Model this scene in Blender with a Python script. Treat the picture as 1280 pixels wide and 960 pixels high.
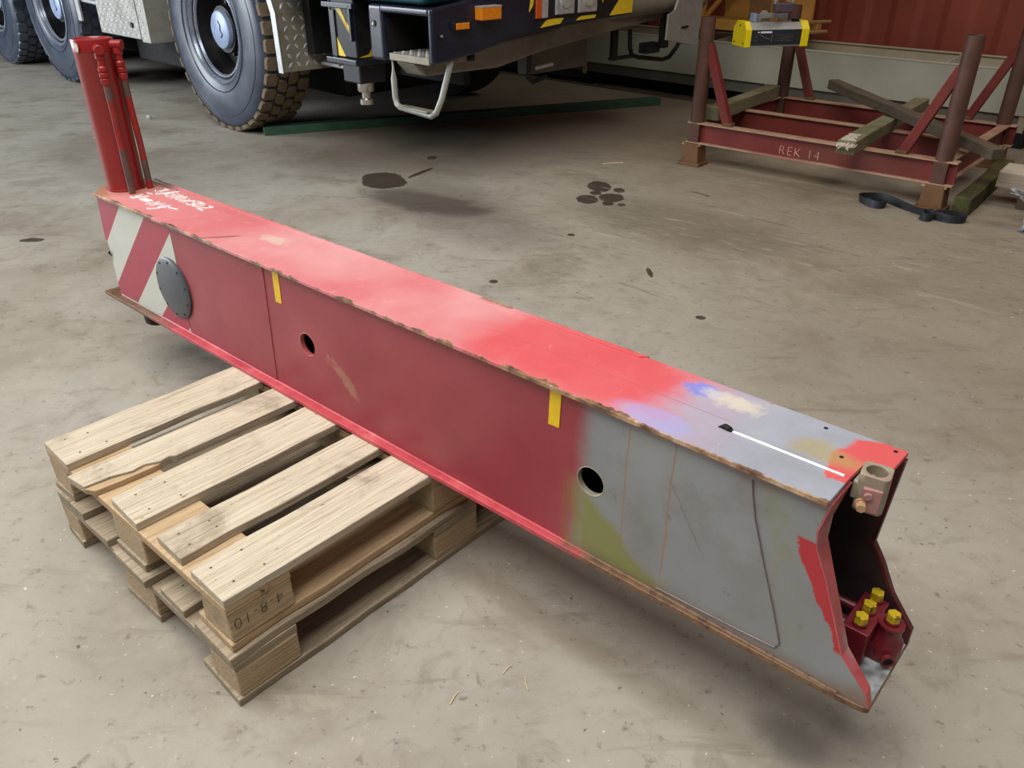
import bpy, bmesh, math, random
from mathutils import Vector, Matrix
PI = math.pi
random.seed(7)
for o in list(bpy.data.objects): bpy.data.objects.remove(o)
scene = bpy.context.scene
COL = scene.collection

# ------------------------------------------------------------------ camera
cd = bpy.data.cameras.new('camera'); cam = bpy.data.objects.new('camera', cd); COL.objects.link(cam)
cam.location = (0, 0, 1.336); cam.rotation_euler = (PI/2 - 0.51444, 0, 0)
cd.sensor_width = 36; cd.lens = 36*1000/1280; cd.clip_start = 0.05; cd.clip_end = 100
scene.camera = cam
# ------------------------------------------------------------------ light
world = bpy.data.worlds.new('world'); scene.world = world; world.use_nodes = True
bg = world.node_tree.nodes['Background']; bg.inputs[0].default_value = (1.0, 0.985, 0.96, 1); bg.inputs[1].default_value = 0.06
def area(name, loc, target, sx, sy, power, col):
    l = bpy.data.lights.new(name, 'AREA'); l.shape = 'RECTANGLE'; l.size = sx; l.size_y = sy; l.energy = power; l.color = col
    o = bpy.data.objects.new(name, l); COL.objects.link(o); o.location = loc
    o.rotation_euler = (Vector(target)-Vector(loc)).to_track_quat('-Z', 'Y').to_euler()
    return o
area('skylight_near', (-1.5, 0.4, 5.2), (-1.0, 1.1, 0), 5, 4, 400, (1.0, 0.98, 0.945))
area('open_hall_door', (-10.5, 5.2, 2.6), (-1.0, 3.6, 0.4), 6, 4.5, 860, (0.86, 0.93, 1.0))
area('skylight_far', (5.2, 3.2, 6.5), (3.5, 5.0, 0), 3, 3, 95, (1.0, 0.94, 0.84))
vs = scene.view_settings
vs.view_transform = 'Standard'; vs.look = 'None'; vs.gamma = 1; vs.use_curve_mapping = False; vs.exposure = 0.12

# ------------------------------------------------------------------ node helpers
def lin(c):
    def f(v):
        v = v/255.0
        return v/12.92 if v <= 0.04045 else ((v+0.055)/1.055)**2.4
    return (f(c[0]), f(c[1]), f(c[2]), 1.0)
class Mat:
    def __init__(s, name):
        s.m = bpy.data.materials.new(name); s.m.use_nodes = True; s.t = s.m.node_tree; s.t.nodes.clear()
        s.out = s.t.nodes.new('ShaderNodeOutputMaterial')
    def n(s, typ, **kw):
        nd = s.t.nodes.new(typ)
        for k, v in kw.items(): setattr(nd, k, v)
        return nd
    def put(s, sock, v):
        if v is None: return
        if isinstance(v, bpy.types.NodeSocket): s.t.links.new(v, sock)
        else: sock.default_value = v
    def math(s, op, a, b=None, c=None):
        nd = s.n('ShaderNodeMath', operation=op)
        for i, v in enumerate((a, b, c)): s.put(nd.inputs[i], v)
        return nd.outputs[0]
    def add(s, a, b): return s.math('ADD', a, b)
    def sub(s, a, b): return s.math('SUBTRACT', a, b)
    def mul(s, a, b): return s.math('MULTIPLY', a, b)
    def mx(s, a, b): return s.math('MAXIMUM', a, b)
    def mn(s, a, b): return s.math('MINIMUM', a, b)
    def coord(s, which='Object'): return s.n('ShaderNodeTexCoord').outputs[which]
    def rnd(s): return s.n('ShaderNodeObjectInfo').outputs['Random']
    def sep(s, v):
        nd = s.n('ShaderNodeSeparateXYZ'); s.put(nd.inputs[0], v); return nd.outputs
    def comb(s, x, y, z):
        nd = s.n('ShaderNodeCombineXYZ')
        for i, v in enumerate((x, y, z)): s.put(nd.inputs[i], v)
        return nd.outputs[0]
    def vscale(s, v, sc, loc=(0, 0, 0)):
        nd = s.n('ShaderNodeMapping'); s.put(nd.inputs['Vector'], v)
        nd.inputs['Scale'].default_value = sc; nd.inputs['Location'].default_value = loc; return nd.outputs[0]
    def vadd(s, a, b):
        nd = s.n('ShaderNodeVectorMath', operation='ADD'); s.put(nd.inputs[0], a); s.put(nd.inputs[1], b); return nd.outputs[0]
    def noise(s, v, scale, detail=4, rough=0.55, dist=0.0):
        nd = s.n('ShaderNodeTexNoise'); s.put(nd.inputs['Vector'], v); nd.inputs['Scale'].default_value = scale
        nd.inputs['Detail'].default_value = detail; nd.inputs['Roughness'].default_value = rough; nd.inputs['Distortion'].default_value = dist
        return nd.outputs[0]
    def step(s, x, a, b):                      # smoothstep from 0 at a to 1 at b
        nd = s.n('ShaderNodeMapRange', interpolation_type='SMOOTHSTEP')
        inv = a > b
        s.put(nd.inputs[0], x); nd.inputs[1].default_value = min(a, b); nd.inputs[2].default_value = max(a, b)
        nd.inputs[3].default_value = 1.0 if inv else 0.0; nd.inputs[4].default_value = 0.0 if inv else 1.0
        return nd.outputs[0]
    def mix(s, f, a, b, mode='MIX'):
        nd = s.n('ShaderNodeMix', data_type='RGBA', blend_type=mode)
        s.put(nd.inputs[0], f); s.put(nd.inputs[6], a); s.put(nd.inputs[7], b); return nd.outputs[2]
    def ramp(s, f, stops):
        nd = s.n('ShaderNodeValToRGB'); s.put(nd.inputs[0], f); e = nd.color_ramp.elements
        while len(e) < len(stops): e.new(0.5)
        for i, (p, c) in enumerate(stops): e[i].position = p; e[i].color = c
        return nd.outputs[0]
    def blob(s, x, y, cx, cy, rx, ry, wob=None, amp=0.5, soft=0.25, rot=0.0):
        dx = s.sub(x, cx); dy = s.sub(y, cy)
        if rot:
            c, n_ = math.cos(rot), math.sin(rot)
            dx, dy = s.add(s.mul(dx, c), s.mul(dy, n_)), s.sub(s.mul(dy, c), s.mul(dx, n_))
        dx = s.mul(dx, 1.0/rx); dy = s.mul(dy, 1.0/ry)
        d = s.math('SQRT', s.add(s.mul(dx, dx), s.mul(dy, dy)))
        if wob is not None: d = s.add(d, s.mul(s.sub(wob, 0.5), amp*2))
        return s.step(d, 1.0+soft/2, 1.0-soft/2)
    def done(s, col, rough=0.5, metal=0.0, bump=None, strength=0.3, dist=0.01, spec=0.5, coat=0.0, alpha=None, trans=0.0, emis=None):
        b = s.n('ShaderNodeBsdfPrincipled'); s.put(b.inputs['Base Color'], col); s.put(b.inputs['Roughness'], rough); s.put(b.inputs['Metallic'], metal)
        b.inputs['Specular IOR Level'].default_value = spec; b.inputs['Coat Weight'].default_value = coat; b.inputs['Transmission Weight'].default_value = trans
        if bump is not None:
            bn = s.n('ShaderNodeBump'); bn.inputs['Strength'].default_value = strength; bn.inputs['Distance'].default_value = dist
            s.put(bn.inputs['Height'], bump); s.t.links.new(bn.outputs[0], b.inputs['Normal'])
        s.t.links.new(b.outputs[0], s.out.inputs[0]); return s.m

def simple(name, c, rough=0.5, metal=0.0, var=0.12, scale=18, spec=0.5, dirt=None, dirtamt=0.35, bump=0.15, coat=0.0):
    m = Mat(name); co = m.vadd(m.coord(), m.rnd())
    n1 = m.noise(co, scale, 5, 0.6); n2 = m.noise(co, scale*0.2, 4, 0.6)
    c0 = lin(c); lo = tuple(v*(1-var) for v in c0[:3])+(1,); hi = tuple(min(1, v*(1+var)) for v in c0[:3])+(1,)
    col = m.ramp(n1, [(0.3, lo), (0.7, hi)])
    if dirt: col = m.mix(m.mul(m.step(n2, 0.5, 0.68), dirtamt), col, lin(dirt))
    r = m.add(m.mul(m.sub(n1, 0.5), 0.25), rough)
    return m.done(col, r, metal, n1, bump, 0.002, spec, coat)

# ------------------------------------------------------------------ materials
def make_floor():
    m = Mat('concrete_floor'); co = m.coord(); x, y, z = m.sep(co)
    big = m.noise(co, 0.55, 5, 0.6, 0.6); mid = m.noise(co, 2.3, 6, 0.65, 0.4); fine = m.noise(co, 26, 6, 0.7); grit = m.noise(co, 110, 3, 0.7)
    str_ = m.noise(m.vscale(co, (1.2, 6, 1)), 2.0, 5, 0.65, 0.8)
    col = m.ramp(big, [(0.28, lin((132, 124, 112))), (0.42, lin((160, 154, 144))), (0.56, lin((172, 169, 162))), (0.72, lin((150, 140, 126)))])
    col = m.mix(m.mul(m.step(mid, 0.47, 0.70), 0.62), col, lin((122, 112, 100)))
    col = m.mix(m.mul(m.step(mid, 0.44, 0.28), 0.45), col, lin((182, 177, 166)))
    m3 = m.noise(co, 8.5, 6, 0.7, 0.6); col = m.mix(m.mul(m.step(m3, 0.52, 0.72), 0.42), col, lin((116, 107, 96))); col = m.mix(m.mul(m.step(m3, 0.42, 0.28), 0.4), col, lin((190, 184, 172)))
    # trodden, browner ground between the rack and the crane
    warm = m.step(m.add(m.add(m.mul(x, 0.42), m.mul(y, 0.16)), m.mul(m.sub(big, 0.5), 1.6)), 0.35, 1.5)
    col = m.mix(m.mul(warm, 0.62), col, lin((140, 126, 106)))
    col = m.mix(m.mul(m.step(str_, 0.56, 0.72), 0.4), col, lin((112, 104, 94)))
    col = m.mix(m.mul(m.step(fine, 0.60, 0.74), 0.45), col, lin((196, 190, 178)))
    col = m.mix(m.mul(m.step(fine, 0.42, 0.30), 0.6), col, lin((92, 84, 75)))
    # hairline cracks
    cr = m.n('ShaderNodeTexVoronoi', feature='DISTANCE_TO_EDGE'); m.put(cr.inputs['Vector'], m.vadd(co, m.comb(m.mul(mid, 0.6), m.mul(big, 0.8), 0.0))); cr.inputs['Scale'].default_value = 0.42
    crack = m.mul(m.step(cr.outputs[0], 0.0018, 0.0004), m.step(big, 0.42, 0.56))
    col = m.mix(m.mul(crack, 0.12), col, lin((84, 78, 70)))
    gr2 = m.noise(co, 48, 3, 0.6); col = m.mix(m.mul(m.step(gr2, 0.695, 0.715), 0.7), col, lin((66, 58, 50)))
    gr3 = m.noise(m.vscale(co, (1, 1, 1), (3.1, 7.7, 0)), 70, 2, 0.6); col = m.mix(m.mul(m.step(gr3, 0.71, 0.73), 0.7), col, lin((226, 220, 206)))
    # scuffed bright chips
    chips = m.mul(m.step(grit, 0.66, 0.72), m.step(mid, 0.44, 0.58))
    col = m.mix(m.mul(chips, 0.6), col, lin((214, 208, 196)))
    # dusty soft spots; the thin last one is the beam's shadow painted on
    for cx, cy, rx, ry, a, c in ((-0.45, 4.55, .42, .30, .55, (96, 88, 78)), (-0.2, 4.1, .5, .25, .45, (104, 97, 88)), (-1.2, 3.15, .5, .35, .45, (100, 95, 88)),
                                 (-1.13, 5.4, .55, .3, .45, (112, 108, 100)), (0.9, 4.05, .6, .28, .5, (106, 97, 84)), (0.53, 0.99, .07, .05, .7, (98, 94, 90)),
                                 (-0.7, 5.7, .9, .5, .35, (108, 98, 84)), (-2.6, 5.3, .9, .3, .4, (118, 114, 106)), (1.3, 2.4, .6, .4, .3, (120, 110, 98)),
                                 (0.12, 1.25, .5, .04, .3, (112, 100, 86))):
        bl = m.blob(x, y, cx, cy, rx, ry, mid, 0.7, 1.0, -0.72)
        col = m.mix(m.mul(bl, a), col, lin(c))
    # oil
    oil = None
    for cx, cy, rx, ry, rot in ((-0.80, 4.93, .135, .19, 0.3), (-0.73, 4.86, .09, .10, 0), (-0.58, 5.10, .022, .14, -0.5), (0.526, 4.785, .070, .115, 0), (0.432, 4.52, .062, .088, 0), (0.573, 4.55, .074, .085, 0),
                                (0.492, 4.645, .036, .04, 0), (0.636, 4.70, .034, .05, 0), (0.543, 4.44, .033, .045, 0), (0.616, 4.41, .022, .03, 0),
                                (-0.081, 3.277, .020, .022, 0), (0.62, 3.39, .012, .06, 0), (-0.544, 5.49, .035, .05, 0), (0.3, 3.9, .02, .02, 0), (-2.39, 3.82, .06, .03, 0), (0.75, 2.9, .02, .02, 0),
                                (-0.46, 1.55, .018, .03, 0.6), (-0.63, 1.22, .02, .018, 0), (-0.70, 1.42, .012, .02, 0), (-1.32, 1.98, .045, .04, 0.3)):
        bl = m.blob(x, y, cx, cy, rx, ry, fine if rx < .1 else mid, 0.30 if rx < .1 else 0.55, 0.12, rot)
        oil = bl if oil is None else m.mx(oil, bl)
    smear = m.mul(m.blob(x, y, -0.50, 4.45, .36, .18, mid, 0.9, 0.5, -0.6), 0.55)
    col = m.mix(m.mx(m.mul(oil, 0.88), smear), col, lin((58, 48, 39)))
    # dragged scuffs running with the hall
    rot = m.n('ShaderNodeMapping'); m.put(rot.inputs['Vector'], co); rot.inputs['Rotation'].default_value = (0, 0, 0.75)
    sc1 = m.noise(m.vscale(rot.outputs[0], (1.0, 7.0, 1)), 3.2, 6, 0.72, 1.2); zone = m.mul(m.step(x, -0.6, 0.6), m.step(y, 2.6, 3.4))
    col = m.mix(m.mul(m.mul(m.step(sc1, 0.56, 0.68), zone), 0.5), col, lin((192, 180, 160)))
    col = m.mix(m.mul(m.mul(m.step(sc1, 0.43, 0.32), zone), 0.55), col, lin((92, 84, 76)))
    br = m.blob(x, y, 0.0, 6.1, 1.9, 0.75, mid, 0.8, 1.2, 0.25); col = m.mix(m.mul(br, 0.5), col, lin((96, 80, 64)))
    # tyre-track curve
    col = m.mix(1.0, col, (0.93, 0.90, 0.845, 1), 'MULTIPLY')
    rough = m.add(m.mul(m.sub(fine, 0.5), 0.35), 0.62)
    rough = m.sub(rough, m.mul(oil, 0.18))
    hgt = m.add(m.mul(fine, 0.6), m.sub(m.mul(grit, 0.3), m.mul(crack, 0.8)))
    return m.done(col, rough, 0, hgt, 0.28, 0.004, 0.4)

def wood(name, a, b, dark, rough=0.8, grime=0.5, green=None):
    m = Mat(name); r = m.rnd(); co = m.vadd(m.coord(), m.comb(m.mul(r, 17.0), m.mul(r, 5.0), m.mul(r, 9.0)))
    x_, y_, z_ = m.sep(m.coord())
    g = m.noise(m.vscale(co, (1.3, 40, 40)), 3.0, 7, 0.66, 0.7); f = m.noise(m.vscale(co, (3.5, 190, 190)), 1.6, 4, 0.65)
    big = m.noise(co, 5.0, 6, 0.65, 0.5); spot = m.noise(m.vscale(co, (14, 40, 40)), 2.2, 4, 0.7)
    col = m.ramp(g, [(0.28, lin(dark)), (0.41, lin(b)), (0.56, lin(a)), (0.80, tuple(min(1, v*1.12) for v in lin(a)[:3])+(1,))])
    col = m.mix(m.mul(r, 0.35), col, lin(b))
    col = m.mix(m.mul(m.step(f, 0.56, 0.68), 0.55), col, lin(dark))                       # open grain
    col = m.mix(m.mul(m.step(big, 0.50, 0.68), grime), col, lin(dark))                     # old grime
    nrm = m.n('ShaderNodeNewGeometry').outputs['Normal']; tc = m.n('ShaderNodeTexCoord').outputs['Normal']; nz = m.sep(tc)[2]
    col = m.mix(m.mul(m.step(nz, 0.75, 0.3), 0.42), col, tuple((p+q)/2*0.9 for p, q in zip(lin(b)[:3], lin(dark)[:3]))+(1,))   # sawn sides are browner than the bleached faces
    col = m.mix(m.mul(m.step(spot, 0.65, 0.71), 0.75), col, tuple(v*0.42 for v in lin(dark)[:3])+(1,))
    if green: col = m.mix(m.mul(m.step(big, 0.45, 0.6), 0.5), col, lin(green))
    h = m.add(g, m.mul(f, -0.7))
    return m.done(col, rough, 0, h, 0.7, 0.006, 0.2)

RED, PINK, GREY = (150, 36, 44), (205, 78, 84), (138, 143, 150)
def beam_top():
    m = Mat('worn_sheen_top_paint'); co = m.coord(); x, y, z = m.sep(co)
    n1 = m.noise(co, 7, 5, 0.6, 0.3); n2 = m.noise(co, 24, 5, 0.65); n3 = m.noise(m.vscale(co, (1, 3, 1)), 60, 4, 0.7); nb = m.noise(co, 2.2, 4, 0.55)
    col = m.ramp(nb, [(0.32, lin((194, 92, 96))), (0.5, lin((202, 116, 119))), (0.68, lin((210, 146, 146)))])  # faded red, lightened further to carry the skylight sheen
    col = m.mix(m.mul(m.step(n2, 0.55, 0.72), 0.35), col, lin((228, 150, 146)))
    col = m.mix(m.mul(m.step(x, 1.0, 0.2), 0.35), col, lin((216, 148, 146)))  # pink veil of that sheen grows stronger towards the jack end
    fresh = m.blob(x, y, 1.86, 0.11, 0.26, 0.12, n1, 0.5, 0.7)
    col = m.mix(m.mul(fresh, 0.75), col, lin((204, 72, 78)))
    # dirt and bare rust where the jack stands
    dirt = m.step(m.add(x, m.mul(m.sub(n1, 0.5), 0.20)), 0.19, 0.05)
    col = m.mix(m.mul(dirt, 0.75), col, lin((150, 110, 72)))
    far = m.mul(m.step(y, 0.165, 0.19), m.step(x, 0.22, 0.12)); col = m.mix(m.mul(far, 0.8), col, lin((84, 74, 66)))
    # grey primer towards the open end with a hazy violet border
    edge = m.add(x, m.add(m.mul(m.sub(n1, 0.5), 0.22), m.mul(m.sub(y, 0.1), -0.08)))
    violet = m.mul(m.step(edge, 1.98, 2.08), m.step(edge, 2.24, 2.12))
    grey = m.step(edge, 2.02, 2.12)
    gcol = m.ramp(n1, [(0.3, lin((140, 142, 150))), (0.55, lin((154, 157, 167))), (0.75, lin((178, 175, 172)))])
    col = m.mix(grey, col, gcol)
    col = m.mix(m.mul(violet, 0.35), col, lin((190, 150, 176)))
    blue = m.blob(x, y, 2.085, 0.165, 0.035, 0.026, n2, 1.5, 0.5); col = m.mix(m.mul(blue, 0.8), col, lin((112, 128, 208)))
    blue2 = m.blob(x, y, 2.06, 0.03, 0.07, 0.03, n1, 0.9, 0.6); col = m.mix(m.mul(blue2, 0.5), col, lin((150, 160, 214)))
    cream = m.blob(x, y, 2.14, 0.165, 0.05, 0.022, n2, 1.6, 0.9); col = m.mix(m.mul(cream, 0.6), col, lin((216, 204, 178)))
    redend = m.mul(m.step(m.add(x, m.mul(m.sub(n1, 0.5), 0.10)), 2.335, 2.345), m.step(m.add(y, m.mul(m.sub(n2, 0.5), 0.06)), 0.052, 0.058))
    corner = m.step(m.sub(y, m.mul(m.sub(x, 2.33), 0.5)), 0.185, 0.175)
    col = m.mix(m.mul(redend, corner), col, lin((200, 84, 84)))
    ol = m.blob(x, y, 2.335, 0.12, 0.06, 0.026, n2, 1.2, 1.0); col = m.mix(m.mul(ol, 0.65), col, lin((160, 144, 88)))
    # paint worn off along both edges
    w1 = m.add(m.add(-0.001, m.mul(m.step(x, 1.7, 2.0), 0.003)), m.mul(m.step(n1, 0.48, 0.66), 0.013)); wear = m.step(m.sub(m.add(y, m.mul(m.sub(n2, 0.5), 0.016)), w1), 0.002, -0.001)
    w2 = m.mul(m.step(n1, 0.54, 0.64), 0.010); wear2 = m.step(m.add(m.sub(y, 0.2088), w2), -0.003, 0.003)
    wcol = m.ramp(n2, [(0.36, lin((88, 62, 48))), (0.5, lin((142, 108, 78))), (0.66, lin((196, 166, 132)))])
    col = m.mix(m.mx(wear, m.mul(wear2, 0.8)), col, wcol)
    # scratches and bare scuff
    sc = m.noise(m.vscale(co, (60, 6, 1)), 3, 3, 0.6, 0.5); col = m.mix(m.mul(m.step(sc, 0.70, 0.74), 0.4), col, lin((236, 190, 184)))
    scf = m.blob(x, y, 0.83, 0.125, 0.05, 0.024, n2, 1.3, 0.7); col = m.mix(m.mul(scf, 0.6), col, lin((208, 190, 168)))
    mk = m.blob(x, y, 0.70, 0.04, 0.06, 0.006, n2, 0.8, 0.4, 0.9); col = m.mix(m.mul(mk, 0.7), col, lin((112, 78, 66)))
    ln = m.mul(m.step(m.math('ABSOLUTE', m.sub(y, 0.105)), 0.0014, 0.0005), m.step(x, 1.62, 1.66)); col = m.mix(m.mul(m.mul(ln, m.step(x, 2.19, 2.17)), 0.6), col, lin((150, 90, 84)))
    return m.done(col, m.add(0.34, m.mul(n2, 0.28)), 0, m.add(n3, m.mul(wear, -1.5)), 0.12, 0.002, 0.5)

def beam_web():
    m = Mat('red_and_primer_side_paint'); co = m.coord(); x, y, z = m.sep(co)
    n1 = m.noise(co, 9, 5, 0.6, 0.3); n2 = m.noise(co, 40, 5, 0.7); nb = m.noise(co, 3, 4, 0.55); drip = m.noise(m.vscale(co, (40, 1, 3)), 1.4, 4, 0.6)
    col = m.ramp(nb, [(0.3, lin((138, 50, 58))), (0.55, lin((150, 60, 68))), (0.75, lin((160, 74, 80)))])
    col = m.mix(m.mul(m.step(n1, 0.62, 0.70), 0.35), col, lin((128, 32, 40)))
    sc = m.blob(x, z, 1.22, 0.135, 0.06, 0.014, n2, 2.0, 0.8, -0.6); col = m.mix(m.mul(sc, 0.4), col, lin((170, 140, 110)))
    edge = m.add(x, m.add(m.mul(m.sub(n1, 0.5), 0.05), m.mul(m.sub(z, 0.1), -0.06)))
    grey = m.step(edge, 1.905, 1.955)
    gcol = m.ramp(nb, [(0.3, lin((124, 123, 121))), (0.5, lin((134, 134, 133))), (0.7, lin((144, 143, 140)))])
    gcol = m.mix(m.mul(m.step(n1, 0.50, 0.66), 0.35), gcol, lin((112, 104, 98))); gcol = m.mix(m.mul(m.step(n2, 0.62, 0.70), 0.4), gcol, lin((100, 94, 90)))
    ds = m.step(m.math('ABSOLUTE', m.sub(m.add(z, m.mul(m.sub(n2, .5), .012)), m.sub(0.30, m.mul(m.sub(x, 2.10), 1.55)))), 0.004, 0.001); gcol = m.mix(m.mul(m.mul(ds, m.mul(m.step(x, 2.11, 2.13), m.step(x, 2.21, 2.19))), 0.5), gcol, lin((92, 88, 86)))
    col = m.mix(grey, col, gcol)
    # olive film low down beside the red
    e = m.sub(m.sub(m.mul(m.sub(2.19, x), 0.68), z), m.add(m.mul(m.sub(n1, 0.5), 0.12), m.mul(m.sub(n2, 0.5), 0.05)))
    ol = m.mul(m.mul(m.step(e, -0.01, 0.03), m.step(m.add(x, m.mul(m.sub(drip, 0.5), 0.10)), 1.88, 1.96)), m.step(z, 0.26, 0.12))
    col = m.mix(m.mul(ol, 0.85), col, lin((122, 122, 58)))
    ol2 = m.mul(m.step(m.math('ABSOLUTE', m.sub(x, m.add(2.395, m.mul(z, -0.28)))), 0.035, 0.005), m.step(n1, 0.40, 0.6)); col = m.mix(m.mul(ol2, 0.5), col, lin((128, 126, 92)))
    low = m.mul(m.step(m.add(z, m.mul(m.sub(n1, .5), .05)), 0.045, 0.012), m.step(x, 1.9, 2.0)); col = m.mix(m.mul(low, 0.55), col, lin((112, 94, 84)))
    for cx, w in ((2.035, 0.0022), (2.125, 0.003)):
        st = m.mul(m.step(m.math('ABSOLUTE', m.sub(m.add(x, m.mul(m.sub(n1, .5), .012)), cx)), w, w*0.3), m.step(z, 0.03, 0.08)); col = m.mix(m.mul(st, 0.6), col, lin((140, 104, 78)))
    # red paint band along the cut end (ragged)
    fe = m.add(2.374, m.mul(m.step(z, 0.30, 0.05), 0.105))
    band = m.mul(m.step(m.sub(m.add(x, m.mul(m.sub(n2, 0.5), 0.03)), fe), -0.034, -0.029), m.mul(m.step(z, 0.275, 0.27), m.step(z, 0.085, 0.095)))
    chipped = m.step(drip, 0.66, 0.62)
    col = m.mix(m.mul(band, chipped), col, lin((168, 44, 50)))
    tip = m.mul(m.step(x, 2.43, 2.49), m.step(z, 0.06, 0.02)); col = m.mix(m.mul(tip, 0.6), col, lin((122, 92, 72)))
    top = m.mul(m.step(m.add(z, m.mul(m.sub(n1, .5), .03)), 0.325, 0.345), 0.35); col = m.mix(top, col, lin((118, 70, 66)))
    dk = m.step(n2, 0.70, 0.74); col = m.mix(m.mul(dk, 0.35), col, lin((70, 50, 46)))
    return m.done(col, m.add(0.36, m.mul(n2, 0.2)), 0, n2, 0.06, 0.002, 0.45)

def beam_low():
    m = Mat('worn_flange_paint'); co = m.coord(); x, y, z = m.sep(co); n1 = m.noise(co, 14, 5, 0.65); n2 = m.noise(co, 60, 4, 0.7)
    col = m.ramp(n1, [(0.35, lin((176, 58, 66))), (0.6, lin((196, 82, 88))), (0.75, lin((206, 120, 116)))])
    ru = m.mx(m.step(m.add(x, m.mul(m.sub(n1, .5), .5)), 0.42, 0.22), m.step(m.add(x, m.mul(m.sub(n1, .5), .3)), 1.86, 2.0))
    rc = m.ramp(n2, [(0.35, lin((58, 48, 38))), (0.52, lin((96, 86, 50))), (0.7, lin((120, 86, 74)))])
    col = m.mix(m.mul(ru, 0.9), col, rc)
    return m.done(col, 0.5, 0, n2, 0.15, 0.002)

M = {}
M['floor'] = make_floor()
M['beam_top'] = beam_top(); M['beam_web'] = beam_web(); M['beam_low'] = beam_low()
M['pallet_top'] = wood('bleached_pallet_wood', (214, 202, 180), (192, 177, 153), (118, 100, 82), 0.9, 0.5)
M['pallet_low'] = wood('grey_pallet_wood', (182, 166, 142), (156, 140, 118), (96, 82, 66), 0.9, 0.5)
M['pallet_new'] = wood('fresh_split_wood', (206, 180, 144), (186, 158, 122), (132, 104, 76), 0.85, 0.3)
M['block'] = wood('pallet_block_wood', (206, 182, 148), (182, 158, 126), (112, 92, 70), 0.85, 0.5)
M['timber'] = wood('weathered_timber', (150, 142, 116), (124, 116, 92), (76, 72, 56), 0.85, 0.5, (106, 112, 74))
M['timber_dark'] = wood('dark_timber', (116, 104, 88), (92, 82, 68), (58, 50, 42), 0.7, 0.5)
M['timber_brown'] = wood('brown_timber', (138, 112, 88), (116, 92, 72), (70, 56, 44), 0.8, 0.4)
M['timber_pale'] = wood('pale_timber', (214, 202, 186), (190, 176, 160), (120, 104, 90), 0.85, 0.25)
M['timber_moss'] = wood('mossy_timber', (86, 78, 56), (66, 58, 42), (38, 34, 26), 0.85, 0.5, (98, 108, 52))
M['jack_red'] = simple('glossy_red_jack', (140, 30, 32), 0.32, 0, 0.12, 8, 0.5, (100, 36, 32), 0.25, 0.08, 0.25)
M['pipe_red'] = simple('red_pipe', (150, 38, 38), 0.34, 0, 0.14, 20, 0.5, (84, 66, 60), 0.5, 0.1)
M['bare_pipe'] = simple('bare_brown_pipe', (96, 78, 72), 0.5, 0.1, 0.25, 40)
M['stripe_white'] = simple('reflective_white', (196, 196, 184), 0.42, 0, 0.04, 20)
M['stripe_red'] = simple('reflective_red', (164, 50, 68), 0.42, 0, 0.06, 20)
M['tape'] = simple('yellow_tape', (226, 184, 24), 0.5, 0, 0.08, 60)
M['rubber_cover'] = simple('grey_rubber', (72, 76, 82), 0.38, 0, 0.12, 30, 0.5)
M['hole'] = simple('dark_hole', (14, 12, 12), 0.8)
M['inner'] = simple('dark_inside', (44, 30, 30), 0.75, 0, 0.4, 20)
M['inner_red'] = simple('dark_red_edge', (150, 44, 50), 0.4, 0, 0.2, 30, 0.5, (70, 40, 40), 0.6)
M['edge_red'] = simple('chipped_red_edge', (176, 80, 84), 0.42, 0, 0.18, 30, 0.5, (160, 146, 146), 0.75)
M['edge_dark'] = simple('deep_red_edge', (84, 32, 36), 0.45, 0, 0.3, 20, 0.5, (34, 28, 30), 0.8)  # darker red for the far plate's end edge
M['weld'] = simple('weld_bead', (112, 100, 96), 0.55, 0.2, 0.2, 80, 0.5, (140, 118, 116), 0.5)
M['weld_red'] = simple('painted_weld', (172, 92, 94), 0.45, 0, 0.15, 60)
M['clamp'] = simple('khaki_cast_clamp', (150, 146, 124), 0.5, 0.1, 0.15, 50, 0.5, (150, 112, 104), 0.6)
M['clamp_pink'] = simple('pink_overspray', (170, 124, 120), 0.5, 0, 0.12, 50)
M['bolt_tan'] = simple('tan_bolt', (188, 150, 116), 0.45, 0.1, 0.12, 60)
M['brass'] = simple('yellow_plug', (210, 180, 34), 0.36, 0.2, 0.2, 300, 0.5, (52, 46, 28), 0.9)
M['valve'] = simple('dark_red_valve', (108, 26, 36), 0.38, 0, 0.2, 40, 0.5, (44, 20, 24), 0.6)
M['chipped_plate'] = simple('chipped_grey_plate', (164, 168, 170), 0.5, 0, 0.15, 40, 0.5, (36, 36, 38), 0.8)
M['white_ink'] = simple('white_marker', (236, 232, 230), 0.6, 0, 0.03)
M['chalk'] = simple('chalk', (206, 160, 140), 0.9, 0, 0.1, 90)
M['black_ink'] = simple('black_stamp', (52, 40, 32), 0.8, 0, 0.2, 90)
M['brown_ink'] = simple('brown_stamp', (120, 84, 50), 0.8, 0, 0.2, 90)
M['tyre'] = simple('tyre_rubber', (56, 64, 80), 0.34, 0, 0.25, 9, 0.6, (96, 104, 118), 0.5, 0.12)  # blue daylight sheen is tinted into the rubber colour
M['tread'] = simple('dusty_tread', (112, 98, 80), 0.75, 0, 0.15, 30, 0.3, (92, 78, 62), 0.5)
M['rim'] = simple('black_rim', (30, 30, 33), 0.35, 0.1, 0.3, 20, 0.5, (70, 50, 36), 0.5)
M['rim_ring'] = simple('steel_lock_ring', (150, 158, 176), 0.3, 0.5, 0.15, 30)
M['hub'] = simple('pale_blue_hub', (150, 168, 200), 0.38, 0.1, 0.1, 20)
M['navy'] = simple('navy_paint', (26, 31, 46), 0.28, 0, 0.12, 6, 0.5, (30, 30, 40), 0.4, 0.05, 0.2)
M['teal'] = simple('teal_cab_paint', (40, 92, 100), 0.3, 0, 0.1, 6, 0.5, None, 0, 0.05, 0.3)
M['black_metal'] = simple('black_metal', (26, 26, 28), 0.5, 0.1, 0.3, 20)
M['chassis'] = simple('dark_chassis', (34, 34, 36), 0.7, 0, 0.3, 5)
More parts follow.
